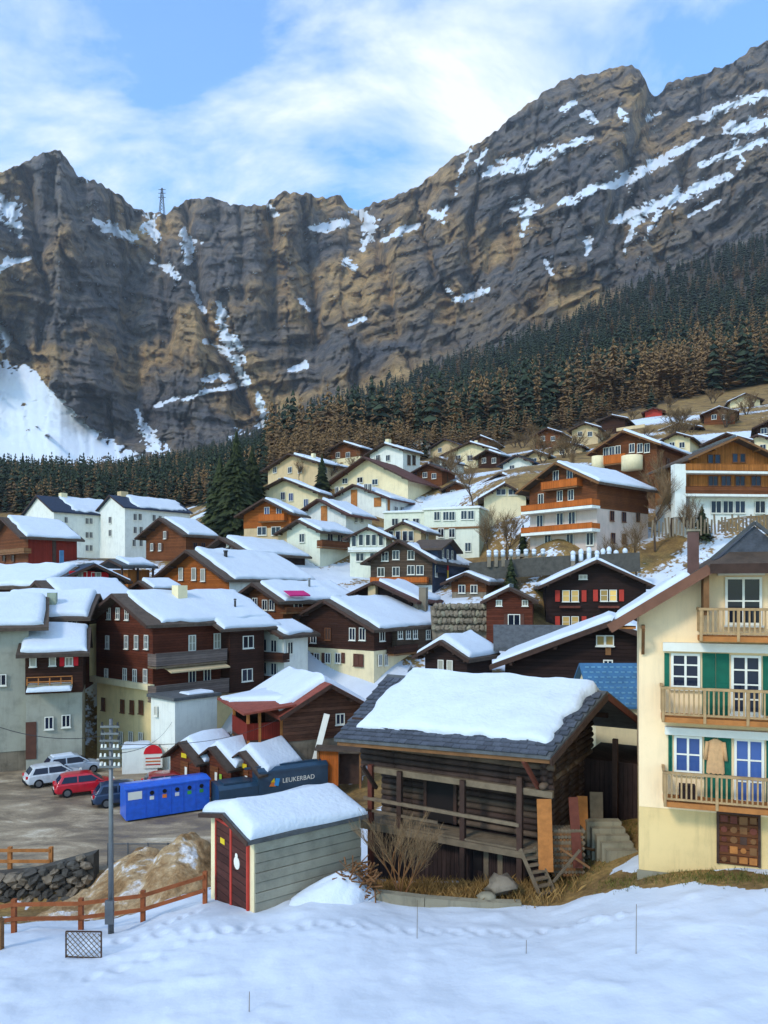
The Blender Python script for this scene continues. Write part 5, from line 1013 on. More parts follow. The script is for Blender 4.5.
while z < gh-.05: put('log', rl_.choice(fs_), B.root, (-w/2, 1.2, z)); put('log', rl_.choice(gl_), B.root, (-.06, 3.6, z+.1), R(90)); z += .245
# gallery: floor planks, posts, rails, head beam, struts
for k in range(5): MB().box(-w-.2, .35, .06+k*.235-.4, .06+k*.235-.18, fl_z-.02, fl_z+.05).build('floor_plank', M['timber_grey'], B.root)
MB().box(-w-.25, .4, -.42, -.28, fl_z-.26, fl_z-.03).build('beam', M['timber_grey'], B.root)
MB().bar((-w+.2, -.12, gh-.1), (.3, -.12, gh-.12), .2, .24).build('beam', M['timber_grey'], B.root)
MB().bar((-w+.1, -.32, fl_z+.98), (-.9, -.32, fl_z+.9), .1, .13).build('rail', M['timber_grey'], B.root)
MB().bar((-w+.1, -.32, fl_z+.5), (-w*.55, -.32, fl_z+.48), .08, .1).build('rail', M['timber_grey'], B.root)
for px_, mt, tp_ in ((371, 'timber_red', gh+.1), (400, 'timber_dark', gh), (463, 'timber_dark', gh), (520, 'timber_dark', gh+.4)):
    u, _ = B.hit('G', px_, 830, .25); MB().box(u-.1, u+.1, -.36, -.16, -1.2 if px_ != 400 else fl_z, tp_).build('post', M[mt], B.root)
u, _ = B.hit('G', 441, 810, -1.1); MB().box(u-.62, u+.62, 1.02, 1.1, fl_z+.06, fl_z+2.0).build('door', M['inside_shade'], B.root); [MB().box(u+q-.07, u+q+.07, .98, 1.08, fl_z+.06, fl_z+2.1).build('door_frame', M['timber_dark'], B.root) for q in (-.67, .67)]  # doorway drawn as a solid panel, its inside shade put in the colour
for px_ in (486, 500): u, _ = B.hit('G', px_, 865, -.3); MB().box(u-.1, u+.1, .3, .36, -.3, 1.2).build('board', M['timber_grey'], B.root)
for px_ in (415, 462, 478): u, _ = B.hit('G', px_, 865, -.3); MB().box(u-.16, u+.16, .31, .36, .2, 1.0).build('opening', M['inside_shade'], B.root)  # solid near-black panels, shade of the gaps painted in
u, z = B.hit('G', 535, 790, .5); MB().bar((u, -.15, z), (u-.2, -1.15, z+1.15), .12, .14).build('strut', M['timber_red'], B.root)
u, z = B.hit('G', 372, 790, .5); MB().bar((u, -.15, z), (u-.1, -1.1, z+1.1), .12, .14).build('strut', M['timber_dark'], B.root)
# roof: a skewed old pair of slopes, ridge jutting out
eZ = 4.28-B.zb; rZ = hz+tp*ym+.12; EL, ER = (-w-.75, -1.25, eZ-.28), (.55, -1.25, eZ); RL, RR_ = (-w-.75, ym, rZ+.05), (1.45, ym, rZ-.05); BL, BR = (-w-.6, 9.0, eZ-.55), (2.1, 9.0, eZ-.55)
MB().bar((EL[0]+.1, -1.1, EL[2]-.2), (ER[0]-.05, -1.1, ER[2]-.2), .14, .16).build('eave_beam', M['timber'], B.root)
for y_ in (-.05, ym, 6.2): MB().bar((-w-.6, y_, hz+tp*(ym-abs(y_-ym))-.1), (.75 if y_ != ym else 1.2, y_, hz+tp*(ym-abs(y_-ym))-.1), .18, .2).build('purlin', M['timber_dark'], B.root)
for (a_, b_) in ((ER, RR_), (RR_, BR)): MB().bar((a_[0]+.02, a_[1], a_[2]-.22), (b_[0]+.02, b_[1], b_[2]-.22), .06, .24).build('barge_board', M['timber_dark'] if a_ is ER else M['timber_red'], B.root)
rf = slab('roof', [EL, ER, RR_, RL], 'roof_grey', .12, B.root); rb = slab('roof', [RL, RR_, BR, BL], 'roof_grey', .12, B.root)
def onroof(a_, k_): 
    p0 = Vector(EL).lerp(Vector(ER), a_); p1 = Vector(RL).lerp(Vector(RR_), a_); return p0.lerp(p1, k_)
tl = MB().box(-.155, .155, 0, .44, 0, .035).mesh(M['slate'], name='slate_tile'); slope_a = math.atan2(rZ-eZ, ym+1.25); Lr = math.hypot(rZ-eZ, ym+1.25); ew = ER[0]-EL[0]
def tile(a_, k_):
    p = onroof(a_, k_); o = put('slate_tile', tl, rf, (p.x, p.y-.03, p.z+.02+rl_.uniform(0, .02)), None); o.rotation_euler = (slope_a-.07+rl_.uniform(-.03, .03), 0, rl_.uniform(-.02, .02)); 
nT = int(ew/.32)
for r_ in range(4):
    for c_ in range(nT): tile((c_+.5+.4*(r_ % 2))/(nT+.4), r_*.27/Lr)
for r_ in range(4, 16):
    for c_ in (0, 1, 2, nT-2, nT-1): tile((c_+.5+.4*(r_ % 2))/(nT+.4), r_*.27/Lr)
put('snow_cover', snow_sheet(onroof(.05, .125), onroof(.968, .125), onroof(.968, 1.0), onroof(.10, 1.0), .34, 4, cell=.28, taper=(1, 1, 0, 1), ragged=.3), rf)
bk = lambda a_, k_: Vector(RL).lerp(Vector(RR_), a_).lerp(Vector(BL).lerp(Vector(BR), a_), k_)
put('snow_cover', snow_sheet(bk(.05, .9), bk(.97, .9), bk(.955, 0), bk(.10, 0), .34, 4, cell=.35, taper=(1, 1, 0, 1), ragged=.2), rb)
MB().box(-.15, 2.5, 5.0, 8.7, -3, 3.9).build('passage_shade', M['board_old'], B.root)  # dark boarded box added to fill the passage, standing in for its shade
MB().box(1.3, 1.5, 4.6, 4.8, -2, 4.9).build('post', M['timber_dark'], B.root)
# things leaning and lying by the barn
def leaner(name, label, px0, py0, px1, py1, Y, width, mat, lean=.35, cat='plank', th=.05):
    p, q = at(px0, py0, Y), at(px1, py1, Y+lean); o = MB().bar((0, 0, 0), q-p, width, th, (0, 1, 0)).build(name, M[mat]); o.location = p; tag(o, label, cat)
leaner('plank', 'broad orange plank leaning upright by the barn corner', 546, 872, 544, 799, 26.2, .52, 'timber_orange'); leaner('plank', 'dark red plank standing beside the firewood', 578, 868, 573, 797, 26.6, .34, 'timber_red'); leaner('plank', 'short yellow panel behind the dark red plank', 583, 830, 582, 796, 28.2, .4, 'timber_orange'); leaner('plank', 'pale narrow board leaning nearest the passage', 597, 845, 596, 792, 28.4, .5, 'timber_grey')
leaner('plank', 'thin stick lying slanted below the firewood', 553, 882, 580, 850, 26.0, .09, 'timber_grey'); leaner('plank', 'second thin stick crossing under the firewood', 590, 868, 560, 848, 26.1, .08, 'timber')
fw_ = empty('firewood_stack', at(566, 874, 27.0)); tag(fw_, 'stack of split firewood between the leaning planks', 'firewood')
for i in range(9):
    for j in range(16):
        x = -.5+i*.125+.06*(j % 2); me_ = bpy.data.meshes.get('billet%d' % (j % 4)) or MB().tube((0, -.25, 0), (0, .25, 0), .06+.008*(j % 4), None, 6).mesh(M['timber_grey' if j % 2 else 'timber'], name='billet%d' % (j % 4))
        put('billet', me_, fw_, (x, 0, .06+j*.105+rl_.uniform(-.01, .01)))
fw2 = empty('firewood_stack', at(600, 872, 28.2)); tag(fw2, 'tumbled heap of firewood spilling toward the stone steps', 'firewood')
for i in range(46):
    me_ = bpy.data.meshes['billet%d' % (i % 4)]; t_ = rl_.random(); o = put('billet', me_, fw2, (-.7+1.2*t_, rl_.uniform(-.4, .4), .06+rl_.random()*1.3*(1-t_)), rl_.uniform(-1, 1)); o.rotation_euler.x = rl_.uniform(-.5, .5)
# ladder-like steps down from the gallery
st_ = empty('wooden_steps', at(548, 896, 25.6)); tag(st_, 'weathered wooden steps leaning up to the barn gallery', 'steps'); p0 = Vector((0, 0, 0)); p1 = at(527, 848, 26.6)-at(548, 896, 25.6); ax = Vector((.8, .35, 0)).normalized()
for sd in (0, .62): MB().bar(p0+ax*sd-ax*.3, p1+ax*sd-ax*.3, .05, .16).build('stringer', M['timber_grey'], st_)
for k in range(7): c_ = p0.lerp(p1, (k+.5)/7); MB().bar(c_-ax*.27, c_+ax*.29, .2, .05).build('tread', M['timber_grey'], st_)
s2 = empty('stone_steps', (at(628, 880, 26.8).x, 26.8, g1(at(628, 880, 26.8).x, 26.8)+.1)); tag(s2, 'steps climbing into the dark passage beside the cream chalet', 'steps')
for k in range(5): MB().box(-.75-k*.1, .35-k*.05, k*.3, .42+k*.3, -1.2, .1+k*.17).build('tread', M['concrete'], s2)
rk = MB().ball((0, 0, 0), (.55, .4, .34), 9, 6, .3).build('boulder', M['stone'], None, True); rk.location = at(500, 885, 25.6); tag(rk, 'rounded grey boulder at the foot of the barn', 'boulder')
rk = MB().ball((0, 0, 0), (.35, .3, .16), 9, 6, .12).build('boulder', M['concrete'], None, True); rk.location = at(487, 897, 25.3); tag(rk, 'small flat stone in front of the grey boulder', 'boulder')
# low wall in front of the barn
lw = empty('low_wall', at(425, 905, 25.2)); tag(lw, 'low weathered concrete wall curving before the barn', 'wall'); pts = [(332, 893, 26.2), (375, 900, 25.6), (425, 906, 25.2), (475, 910, 25.0), (521, 911, 24.9)]; pv = [at(*q)-at(425, 905, 25.2) for q in pts]
for a_, b_ in zip(pv[:-1], pv[1:]): MB().bar(a_+Vector((0, 0, -.05)), b_+Vector((0, 0, -.05)), .32, .75).build('wall_block', M['concrete'], lw)

# ------------------------------------------------------------------ garage with thick snow
Gg = H('garage', 'grey boarded garage with red framed double door and thick snow roof', 254, 915, 840, 25, 53, 209, 360, w=3.3, pitch=13, ov=.25, og=.35, roof='roof_grey', cat='garage', th=.14, bh=.15)
MB().prism([(Gg.x0, -1.5), (0, -1.5), (0, Gg.h), (-Gg.w/2, Gg.h+Gg.pitch*Gg.w/2), (Gg.x0, Gg.h)], 'y', 0, Gg.l).build('wall', M['cream'], Gg.root)
M['panel_grey'] = plain('panel_grey', S(152, 146, 126), var=.3, scale=1.2, bump=.3)
zk = -.6; kk = 0
while zk < Gg.h-.3: MB().box(.01, .06+.02*(kk % 2), .02, Gg.l, zk+.008, zk+.32).build('panel', M['panel_grey'], Gg.root); zk += .335; kk += 1
Gg.roof(('near', 'far'), front=.08, back=.0, eave=.0, ragged=.06, th=.4, purlins=False, verge='timber_dark')
zt = at(0, 840, 25).z-Gg.zb; dl = -Gg.w*.84; dr_ = -.3; zlo = -.5
for (x0, x1, nm, mt) in ((dl, dl+.09, 'door_frame', 'shutter_red'), (dr_-.09, dr_, 'door_frame', 'shutter_red'), ((dl+dr_)/2-.07, (dl+dr_)/2+.07, 'door_frame', 'shutter_red')): MB().box(x0, x1, -.1, -.01, zlo, zt).build(nm, M[mt], Gg.root)
MB().box(dl, dr_, -.105, -.01, zt, zt+.1).build('door_frame', M['shutter_red'], Gg.root); MB().box(dl, dr_, -.105, -.01, zlo-.1, zlo).build('door_frame', M['shutter_red'], Gg.root)
M['door_dark'] = planks('door_dark', S(78, 46, 40), pitch=.28, var=.5)
mid = (dl+dr_)/2
for (x0, x1) in ((dl+.09, mid-.07), (mid+.07, dr_-.09)): 
    d_ = MB().box(x0, x1, -.07, -.01, zlo, zt).build('door', M['door_dark'], Gg.root)
    if x0 < mid-.3: MB().box(x0+.35, x0+.7, -.085, -.071, zt-.75, zt-.55).build('sign', plain('sign_yellow', S(220, 190, 40), var=.1), d_)
    else:
        sg_ = MB().tube((x0+.4, -.071, zt-1.1), (x0+.4, -.09, zt-1.1), .22, None, 14).build('sign', M['frame_white'], d_); MB().tube((x0+.4, -.091, zt-.85), (x0+.4, -.1, zt-.85), .1, None, 10).build('sign', M['frame_white'], d_)
# brush pile with snow right of the garage
bp_ = empty('brush_pile', at(338, 892, 25.6)); tag(bp_, 'heap of cut branches half under snow beside the garage', 'brush pile'); rb_ = random.Random(4); b = MB()
for k in range(150):
    c_ = Vector((rb_.uniform(.1, 1.3), rb_.uniform(-.5, .5), rb_.uniform(-.1, 1.2)*(1-abs(rb_.uniform(-.6, .6))))); d_ = Vector((rb_.uniform(-1, 1), rb_.uniform(-1, 1), rb_.uniform(-.6, .6))).normalized()*rb_.uniform(.15, .4); b.tube(c_-d_, c_+d_, rb_.uniform(.012, .035), None, 5)
b.build('branches', M['timber'], bp_)['kind'] = 'stuff'
def mound(name, mat, parent, cx, cy, rx_, ry_, hgt, seed, z0=-.3, nx=40, ny=26, rag=.25, skew=0.0, bumpy=1.0):
    gx_, gy_ = np.meshgrid(np.linspace(-1, 1, nx), np.linspace(-1, 1, ny), indexing='ij'); rr_ = np.hypot(gx_, gy_)
    hh = np.clip(1-(rr_*(1+rag*noise3(gx_*1.7, gy_*1.7, seed)))**1.6, -.2, 1); hh = hh*(1+bumpy*(.3*noise3(gx_*3, gy_*3, seed+3)+.12*noise3(gx_*8, gy_*8, seed+5)))
    P = np.stack([cx+gx_*rx_+skew*hh, cy+gy_*ry_, z0+hgt*hh], -1).reshape(-1, 3); return put(name, np_mesh(name, P, grid_faces(nx, ny), M[mat]), parent)
mound('snow_cover', 'snow', bp_, -.2, -.1, 1.45, 1.0, 1.0, 2, -.25, rag=.15, skew=.5, bumpy=.25)
# ------------------------------------------------------------------ log house with the red roofed porch
L_ = H('log_house', 'brown log house with stone base and red roofed porch behind the containers', 284, 784, 713, 52, 25, 366, l=9, spx=200, kind='R', pitch=29, ov=.6, og=1.0, roof='roof_red')
M['log_brown'] = planks('log_brown', S(100, 66, 50), pitch=.26, var=.6); L_.walls([('stone', 742), ('log_brown', None)]).roof(('near', 'far'), front=1.0, ragged=.4, th=.4); L_.win('G', [(340, 719)], .7, .8)
px0 = -2.6; zf = at(0, 738, 52).z-L_.zb; zp = L_.ze
MB().box(px0, -.02, .2, 4.5, zf-.25, zf).build('porch_floor', M['timber_dark'], L_.root)
MB().box(px0, px0+.08, .2, 4.5, zf, zf+1.15).box(px0, -.05, .15, .23, zf, zf+1.15).build('porch_board', M['balcony_red'], L_.root)
for (x, y) in ((px0+.1, .25), (-.15, .2), (px0+.1, 4.3), (-1.7, .22)): MB().box(x-.09, x+.09, y-.09, y+.09, -2.5, zp+.5).build('post', M['timber_orange'], L_.root)
prf = MB().prism([(px0-.5, zp+.5), (.6, zp+.9), (.6, zp+1.04), (px0-.5, zp+.64)], 'y', -.9, 7.2).build('porch_roof', M['roof_red'], L_.root)
put('snow_cover', snow_sheet((px0-.4, 7.1, zp+.65), (px0-.4, 4.4, zp+.65), (.6, 1.0, zp+1.02), (.6, 7.1, zp+1.02), .3, 2, taper=(1, 1, 0, 1)), prf)
MB().box(px0+.2, -.1, 4.4, 4.5, zf, zp).build('porch_wall', M['wood_dark'], L_.root)
leaner('pole', 'pale round pole leaning against the log house', 313, 768, 327, 714, 52.0, .42, 'frame_white', .8, 'pole', .3)
hp = empty('wood_shed', at(334, 783, 50.8)); tag(hp, 'small orange plank shed beside the leaning pole', 'shed'); MB().box(-1.1, .3, 0, .1, -.2, 2.2).build('wall', M['balcony_orange'], hp); MB().box(.3, 1.9, .9, 1.0, -.3, 1.8).build('wall', M['timber_dark'], hp); MB().bar((-1.3, .4, 2.35), (2.0, .4, 2.2), 1.6, .1, (0, 0, 1)).build('roof', M['roof_brown'], hp)
for x in (-1.1, 1.8): MB().box(x-.07, x+.07, -.1, .04, -.4, 2.2).build('post', M['timber'], hp)
# three market huts
for k, (px_, ba, ea, Y, g_, s_, lab) in enumerate(((200, 790, 762, 50.5, 171, 231, 'wooden hut with snow roof, farthest left of three by the container'), (231, 796, 768, 49.2, 203, 262, 'middle wooden hut of three with white notice on its door'), (262, 800, 773, 48.4, 233, 300, 'wooden hut nearest the navy container with yellow sign'))):
    h = H('wooden_hut', lab, px_, ba, ea, Y, 40, g_, s_, pitch=32, ov=.35, og=.5, cat='hut', group='wooden huts by the car park', bh=.12, th=.14); h.walls([('wood_redbrown', None)]).roof(('near', 'far'), front=.6, eave=.05, ragged=.15, th=.4, purlins=False)
    x = h.x0*.5; MB().box(x-.45, x+.45, -.06, -.005, -.3, 1.7).build('door', M['wood_brown'], h.root); MB().box(x+.1, x+.35, -.08, -.061, .8, 1.35).build('notice', M['frame_white'], h.root)
    if k != 1: MB().box(x-.3, x+.3, -.09, -.055, h.h+.05, h.h+.35).build('sign', bpy.data.materials['sign_yellow'], h.root)
    else: MB().box(x+.6, x+.85, -.08, -.06, .8, 1.3).build('notice', plain('notice_green', S(150, 190, 60), var=.1), h.root)
# ------------------------------------------------------------------ containers
def onlot(px, py): 
    Y = (CAMZ-PARK_Z)*FPX/(py-HY); return Vector(((px-CX)/FPX*Y, Y, PARK_Z))
blue = paint('container_blue', S(28, 96, 206), .4); navy = paint('container_navy', S(30, 62, 84), .45)
p = onlot(126, 823); ba_ = R(31); t = empty('recycling_container', p, ba_); tag(t, 'bright blue recycling container with a row of drop openings', 'container')
W, Dp, Hc = 5.2, 1.7, 1.95
MB().box(0, W, 0, Dp, .12, Hc).build('body', blue, t); MB().box(.15, W-.15, .15, Dp-.15, 0, .12).build('skid', M['metal_dark'], t)
MB().prism([(-.06, Hc+.002), (Dp+.06, Hc+.002), (Dp+.06, Hc+.09), (Dp/2, Hc+.2), (-.06, Hc+.09)], 'x', -.06, W+.06).build('lid', blue, t)
MB().box(.12, .95, -.02, -.002, Hc-.6, Hc-.12).build('label_plate', M['frame_white'], t)
stk = [M['frame_white'], plain('stk_orange', S(220, 120, 50), bump=0), plain('stk_white', S(220, 220, 220), bump=0), plain('stk_green', S(70, 160, 80), bump=0), plain('stk_green2', S(60, 140, 70), bump=0)]
for k in range(5):
    x = 1.55+k*.78; MB().tube((x, -.05, Hc-.32), (x, .0, Hc-.32), .13, .13, 14).build('opening', M['rubber'], t); MB().box(x-.13, x+.13, -.02, -.003, Hc-.74, Hc-.52).build('sticker', stk[k], t)
    MB().box(x-.42, x-.38, -.025, -.002, .2, Hc-.06).build('rib', blue, t)
def text(body, size, loc, rot, mat, parent, name='lettering', extr=.004):
    c = bpy.data.curves.new(name, 'FONT'); c.body = body; c.size = size; c.extrude = extr; c.align_x = 'CENTER'; c.align_y = 'CENTER'; c.materials.append(mat)
    tmp = put(name, c); bpy.context.view_layer.update(); me = bpy.data.meshes.new_from_object(tmp.evaluated_get(bpy.context.evaluated_depsgraph_get())); bpy.data.objects.remove(tmp); me.materials.clear(); me.materials.append(mat)
    o = put(name, me, parent); o.location = loc; o.rotation_euler = rot; return o
p = onlot(219, 815); na = R(30); t = empty('press_container', p, na); tag(t, 'navy waste press container with white town lettering', 'container')
MB().prism([(0, .1), (1.7, .1), (1.7, 1.75), (.3, 1.75), (0, 1.5)], 'x', 0, 2.6).build('hopper', navy, t); MB().box(.2, 2.4, -.06, .3, .55, .62).build('grab_rail', M['metal_grey'], t)
MB().box(.4, 2.2, .25, 1.5, 1.752, 1.85).build('hopper_lid', navy, t)
MB().prism([(0, .2), (1.8, .2), (1.8, 2.35), (.25, 2.55), (0, 2.35)], 'x', 2.62, 7.6).build('body', navy, t)
for k in range(6): MB().box(2.75+k*.93, 2.85+k*.93, -.05, -.003, .22, .9).build('rib', navy, t)
MB().box(2.62, 7.6, -.06, -.002, 2.2, 2.32).build('rib', navy, t); MB().box(1.9, 7.4, .5, .7, 2.5, 2.62).build('roof_rail', navy, t)
MB().box(.2, 7.4, .2, 1.6, 0, .1).build('skid', M['metal_dark'], t)
text('LEUKERBAD', .43, (5.45, -.012, 1.6), (R(90), 0, 0), M['frame_white'], t); 
MB().add([(3.35, -.02, 1.35), (3.8, -.02, 1.3), (3.95, -.02, 1.55), (3.6, -.02, 1.75)], [(0, 1, 2, 3)]).build('emblem', stk[1], t); MB().add([(3.7, -.03, 1.38), (4.0, -.03, 1.3), (4.1, -.03, 1.8), (3.8, -.03, 1.85)], [(0, 1, 2, 3)]).build('emblem', plain('emblem_blue', S(60, 150, 210), bump=0), t); MB().add([(3.45, -.04, 1.62), (3.75, -.04, 1.58), (3.7, -.04, 1.88)], [(0, 1, 2)]).build('emblem', bpy.data.materials['sign_yellow'], t)
# booth with the red rounded board
p = onlot(122, 783); p = at(122, 783, 57); p.z = PARK_Z; t = empty('booth', p, R(12)); tag(t, 'white booth with snow top and rounded red board behind the cars', 'booth')
MB().box(0, 2.6, 0, 1.6, 0, 1.95).build('body', M['white'], t); put('snow_cover', snow_sheet((-.1, -.1, 1.95), (2.1, -.1, 1.95), (2.1, 1.7, 1.95), (-.1, 1.7, 1.95), .3, 4, ragged=.1), t)
b = MB(); pr = [(-.7, .4), (.7, .4)]+[(.7*math.cos(a_), 1.5+.7*math.sin(a_)) for a_ in np.linspace(0, math.pi, 13)]; b.prism([(2.3+x, z) for x, z in pr], 'y', -.12, -.05); b.build('board', M['frame_white'], t)
MB().prism([(2.3+x, z) for x, z in [(.7*math.cos(a_), 1.5+.7*math.sin(a_)) for a_ in np.linspace(0, math.pi, 13)]], 'y', -.15, -.121).build('board_top', M['shutter_brightred'], t)
for k in range(3): MB().box(1.75, 2.85, -.14, -.121, .62+k*.25, .72+k*.25).build('notice', stk[1] if k == 1 else M['shutter_red'], t)
# ------------------------------------------------------------------ cars
def car(label, p, heading, mat, L=4.2, Wd=1.76, Ht=1.48, snow=False, estate=True):
    """x runs to the nose"""
    t = empty('parked_car', p, heading); tag(t, label, 'car', 'cars in the car park')
    k = L/4.2; w = Wd/2
    low = [(-2.08, .42), (-2.1, .62), (-2.0, .9), (-1.2, .93), (.75, .93), (1.55, .80), (2.0, .66), (2.1, .45), (1.95, .26), (-1.95, .28)]
    b = MB(); secs = [(-w, .94, -.03), (-w+.10, 1.0, 0), (w-.10, 1.0, 0), (w, .94, -.03)]; n = len(low)
    vs_ = [(x*sx*k, y, .55+(z-.55)*sx+dz*0) for (y, sx, dz) in secs for (x, z) in low]; fs_ = [tuple(range(n)), tuple(range(3*n, 4*n))[::-1]]
    for j in range(3): fs_ += [(j*n+i, (j+1)*n+i, (j+1)*n+(i+1) % n, j*n+(i+1) % n) for i in range(n)]
    body = b.add(vs_, fs_).build('body', mat, t, True); bv = body.modifiers.new('round', 'BEVEL'); bv.width = .09; bv.segments = 3; bv.limit_method = 'ANGLE'; bv.angle_limit = R(20)
    rb = -1.95 if estate else -1.75
    cab = [(rb, .9), (rb+.35, Ht-.08), (rb+.75, Ht), (.1, Ht), (.4, Ht-.07), (1.15, .9)]; cl = .13
    m_ = len(cab); vs_ = []
    for (y, s_) in ((-1, 1), (1, 1)):
        for (x, z) in cab: vs_.append((x*k, y*(w-.09-(z-.9)*.32), z))
    MB().add(vs_, [tuple(range(m_)), tuple(range(m_, 2*m_))[::-1]]+[(i, m_+i, m_+(i+1) % m_, (i+1) % m_) for i in range(m_)]).build('roof', mat, t, True); bv = t.children[-1].modifiers.new('round', 'BEVEL'); bv.width = .06; bv.segments = 3
    for sd in (-1, 1):                               # side glass, front and rear panes
        yy = lambda z: sd*(w-.09-(z-.9)*.32+.012)
        for (xa, xb, xc, xd) in ((rb+.28, -.62, -.62, rb+.5), (-.54, .92, .32, -.54)):
            q = [(xa*k, yy(.96), .96), (xb*k, yy(.96), .96), (xc*k, yy(Ht-.12), Ht-.12), (xd*k, yy(Ht-.12), Ht-.12)]
            MB().add(q, [(0, 1, 2, 3) if sd < 0 else (3, 2, 1, 0)]).build('window', M['glass'], t)
    hw = w-.2
    MB().add([(rb*k-.012+.05, -hw, .98), (rb*k-.012+.05, hw, .98), ((rb+.33)*k-.012, hw*.86, Ht-.12), ((rb+.33)*k-.012, -hw*.86, Ht-.12)], [(3, 2, 1, 0)]).build('rear_window', M['glass'], t)
    MB().add([(1.1*k+.02, -hw, .96), (1.1*k+.02, hw, .96), (.42*k+.02, hw*.86, Ht-.1), (.42*k+.02, -hw*.86, Ht-.1)], [(0, 1, 2, 3)]).build('windscreen', M['glass'], t)
    for x in (-1.28*k, 1.3*k):
        for sd in (-1, 1):
            wh = MB().tube((x, sd*(w-.2), .32), (x, sd*(w+.015), .32), .32, None, 18).build('wheel', M['rubber'], t); MB().tube((x, sd*(w-.05), .32), (x, sd*(w+.03), .32), .2, None, 12).build('rim', M['metal_grey'], wh)
    for sd in (-1, 1):
        MB().box(-2.1*k, -1.97*k, sd*(w-.32), sd*(w-.06), .7, .88).build('tail_light', M['shutter_brightred'], t); MB().box(1.93*k, 2.05*k, sd*(w-.4), sd*(w-.1), .58, .72).build('headlight', M['frame_white'], t)
        MB().box(.6*k, .75*k, sd*(w-.06), sd*(w+.13), .93, 1.05).build('mirror', mat, t)
    MB().box(-2.12*k, -2.04*k, -.26, .26, .5, .62).build('number_plate', M['frame_white'], t); MB().box(-2.13*k, -1.9*k, -w+.12, w-.12, .28, .42).build('bumper', M['rubber'], t)
    if snow: put('snow_cover', snow_sheet(((rb+.45)*k, -w+.32, Ht-.02), (.05*k, -w+.32, Ht-.02), (.05*k, w-.32, Ht-.02), ((rb+.45)*k, w-.32, Ht-.02), .1, 3, cell=.25, ragged=.05), t)
    return t
hd_ = R(28)
car('red hatchback parked with its tail toward the pole', onlot(82, 795)+Vector((0, .6, 0)), hd_, paint('car_red', S(196, 22, 42)), 4.1)
car('silver white hatchback parked left of the red car', onlot(50, 786)+Vector((0, .8, 0)), R(35), paint('car_silver', S(206, 208, 208)), 4.1)
car('pale car with snow on its roof behind the silver one', onlot(66, 777)+Vector((0, 1.2, 0)), R(35), paint('car_pale', S(178, 188, 196)), 4.3, snow=True)
car('dark blue estate car between the pole and the blue container', onlot(124, 805)+Vector((0, .5, 0)), R(24), paint('car_darkblue', S(34, 56, 84)), 4.3)
car('dull red car mostly hidden behind the blue container', onlot(168, 795)+Vector((0, 1.0, 0)), R(20), paint('car_dullred', S(150, 44, 40)), 4.1, Ht=1.4)
# ------------------------------------------------------------------ pole with crossarms and wires
pb = at(111, 938, 25.4); t = empty('utility_pole', pb); tag(t, 'grey utility pole with stacked crossarms and pale insulators', 'utility pole')
hp_ = at(111, 719, 25.4).z-pb.z
MB().tube((0, 0, -.5), (0, 0, hp_), .105, .06, 12).build('post', M['metal_grey'], t, True); MB().box(-.14, .14, -.2, -.08, .55, 1.35).build('junction_box', M['metal_grey'], t)
arms = []
for k, (py_, ww) in enumerate(((726, .32), (733, .3), (740, .34), (748, .32), (757, .36), (766, .36))):
    z = at(111, py_, 25.4).z-pb.z; a_ = MB().box(-ww, ww, -.14, -.08, z-.035, z+.035).build('crossarm', M['metal_grey'], t)
    for x in (-ww+.05, ww-.05, -ww*.45, ww*.45)[:4 if k > 2 else 2]: MB().tube((x, -.11, z+.04), (x, -.11, z+.15), .045, .03, 8).build('insulator', M['frame_white'] if k > 2 else M['metal_dark'], a_)
    arms.append(z)
def cable(name, label, p, q, sag, r=.012, n=14):
    p, q = Vector(p), Vector(q); b = MB(); prev = p
    for k in range(1, n+1):
        s_ = k/n; c_ = p.lerp(q, s_)-Vector((0, 0, 4*sag*s_*(1-s_))); b.tube(prev, c_, r, None, 4, False); prev = c_
    tag(b.build(name, M['metal_dark']), label, 'cable')
top = pb+Vector((0, -.1, 0))
cable('power_cable', 'thin cable from the pole toward the annex', top+Vector((.3, 0, arms[4]+.15)), at(172, 722, 57.4), .5); cable('power_cable', 'thin cable from the pole to the log house', top+Vector((.3, 0, arms[3]+.15)), at(284, 716, 51.5), .6); cable('power_cable', 'thin cable leaving the pole out of view', top+Vector((-.3, 0, arms[2]+.15)), at(-60, 700, 24), .5)
# ------------------------------------------------------------------ fences, stone wall, heap, trellis
M['fence_wood'] = plain('fence_wood', S(150, 82, 44), var=.3, scale=3)
def rail_fence(label, posts, Y0, mat, hgt=1.1, rails=(.45, .95), pr=.075):
    P = []
    for (px_, Y) in posts:
        X = (px_-CX)/FPX*Y; P.append(Vector((X, Y, g1(X, Y))))
    t = empty('rail_fence', P[len(P)//2]); tag(t, label, 'fence'); o_ = t.location
    for q in P: MB().box(q.x-o_.x-pr, q.x-o_.x+pr, q.y-o_.y-pr, q.y-o_.y+pr, q.z-o_.z-.4, q.z-o_.z+hgt).build('post', M[mat], t)
    for a_, b_ in zip(P[:-1], P[1:]):
        for z in rails: MB().bar(a_-o_+Vector((0, -.1, z)), b_-o_+Vector((0, -.1, z)), .05, .13).build('rail', M[mat], t)
rail_fence('long brown two rail fence crossing the snow before the heap', [(-55, 25.2), (14, 25.8), (81, 26.2), (143, 26.6), (205, 26.9)], 26, 'fence_wood')
t = empty('rail_fence', at(51, 868, 37.6)); tag(t, 'short orange two rail fence on top of the stone wall', 'fence')
pts = [at(-60, 884, 37.6), at(10, 872, 37.6), at(51, 868, 37.6)]
for q in pts: d_ = q-t.location; d_.z = PARK_Z-t.location.z; MB().box(d_.x-.09, d_.x+.09, d_.y-.09, d_.y+.09, d_.z-.2, d_.z+1.15).build('post', M['timber_orange'], t)
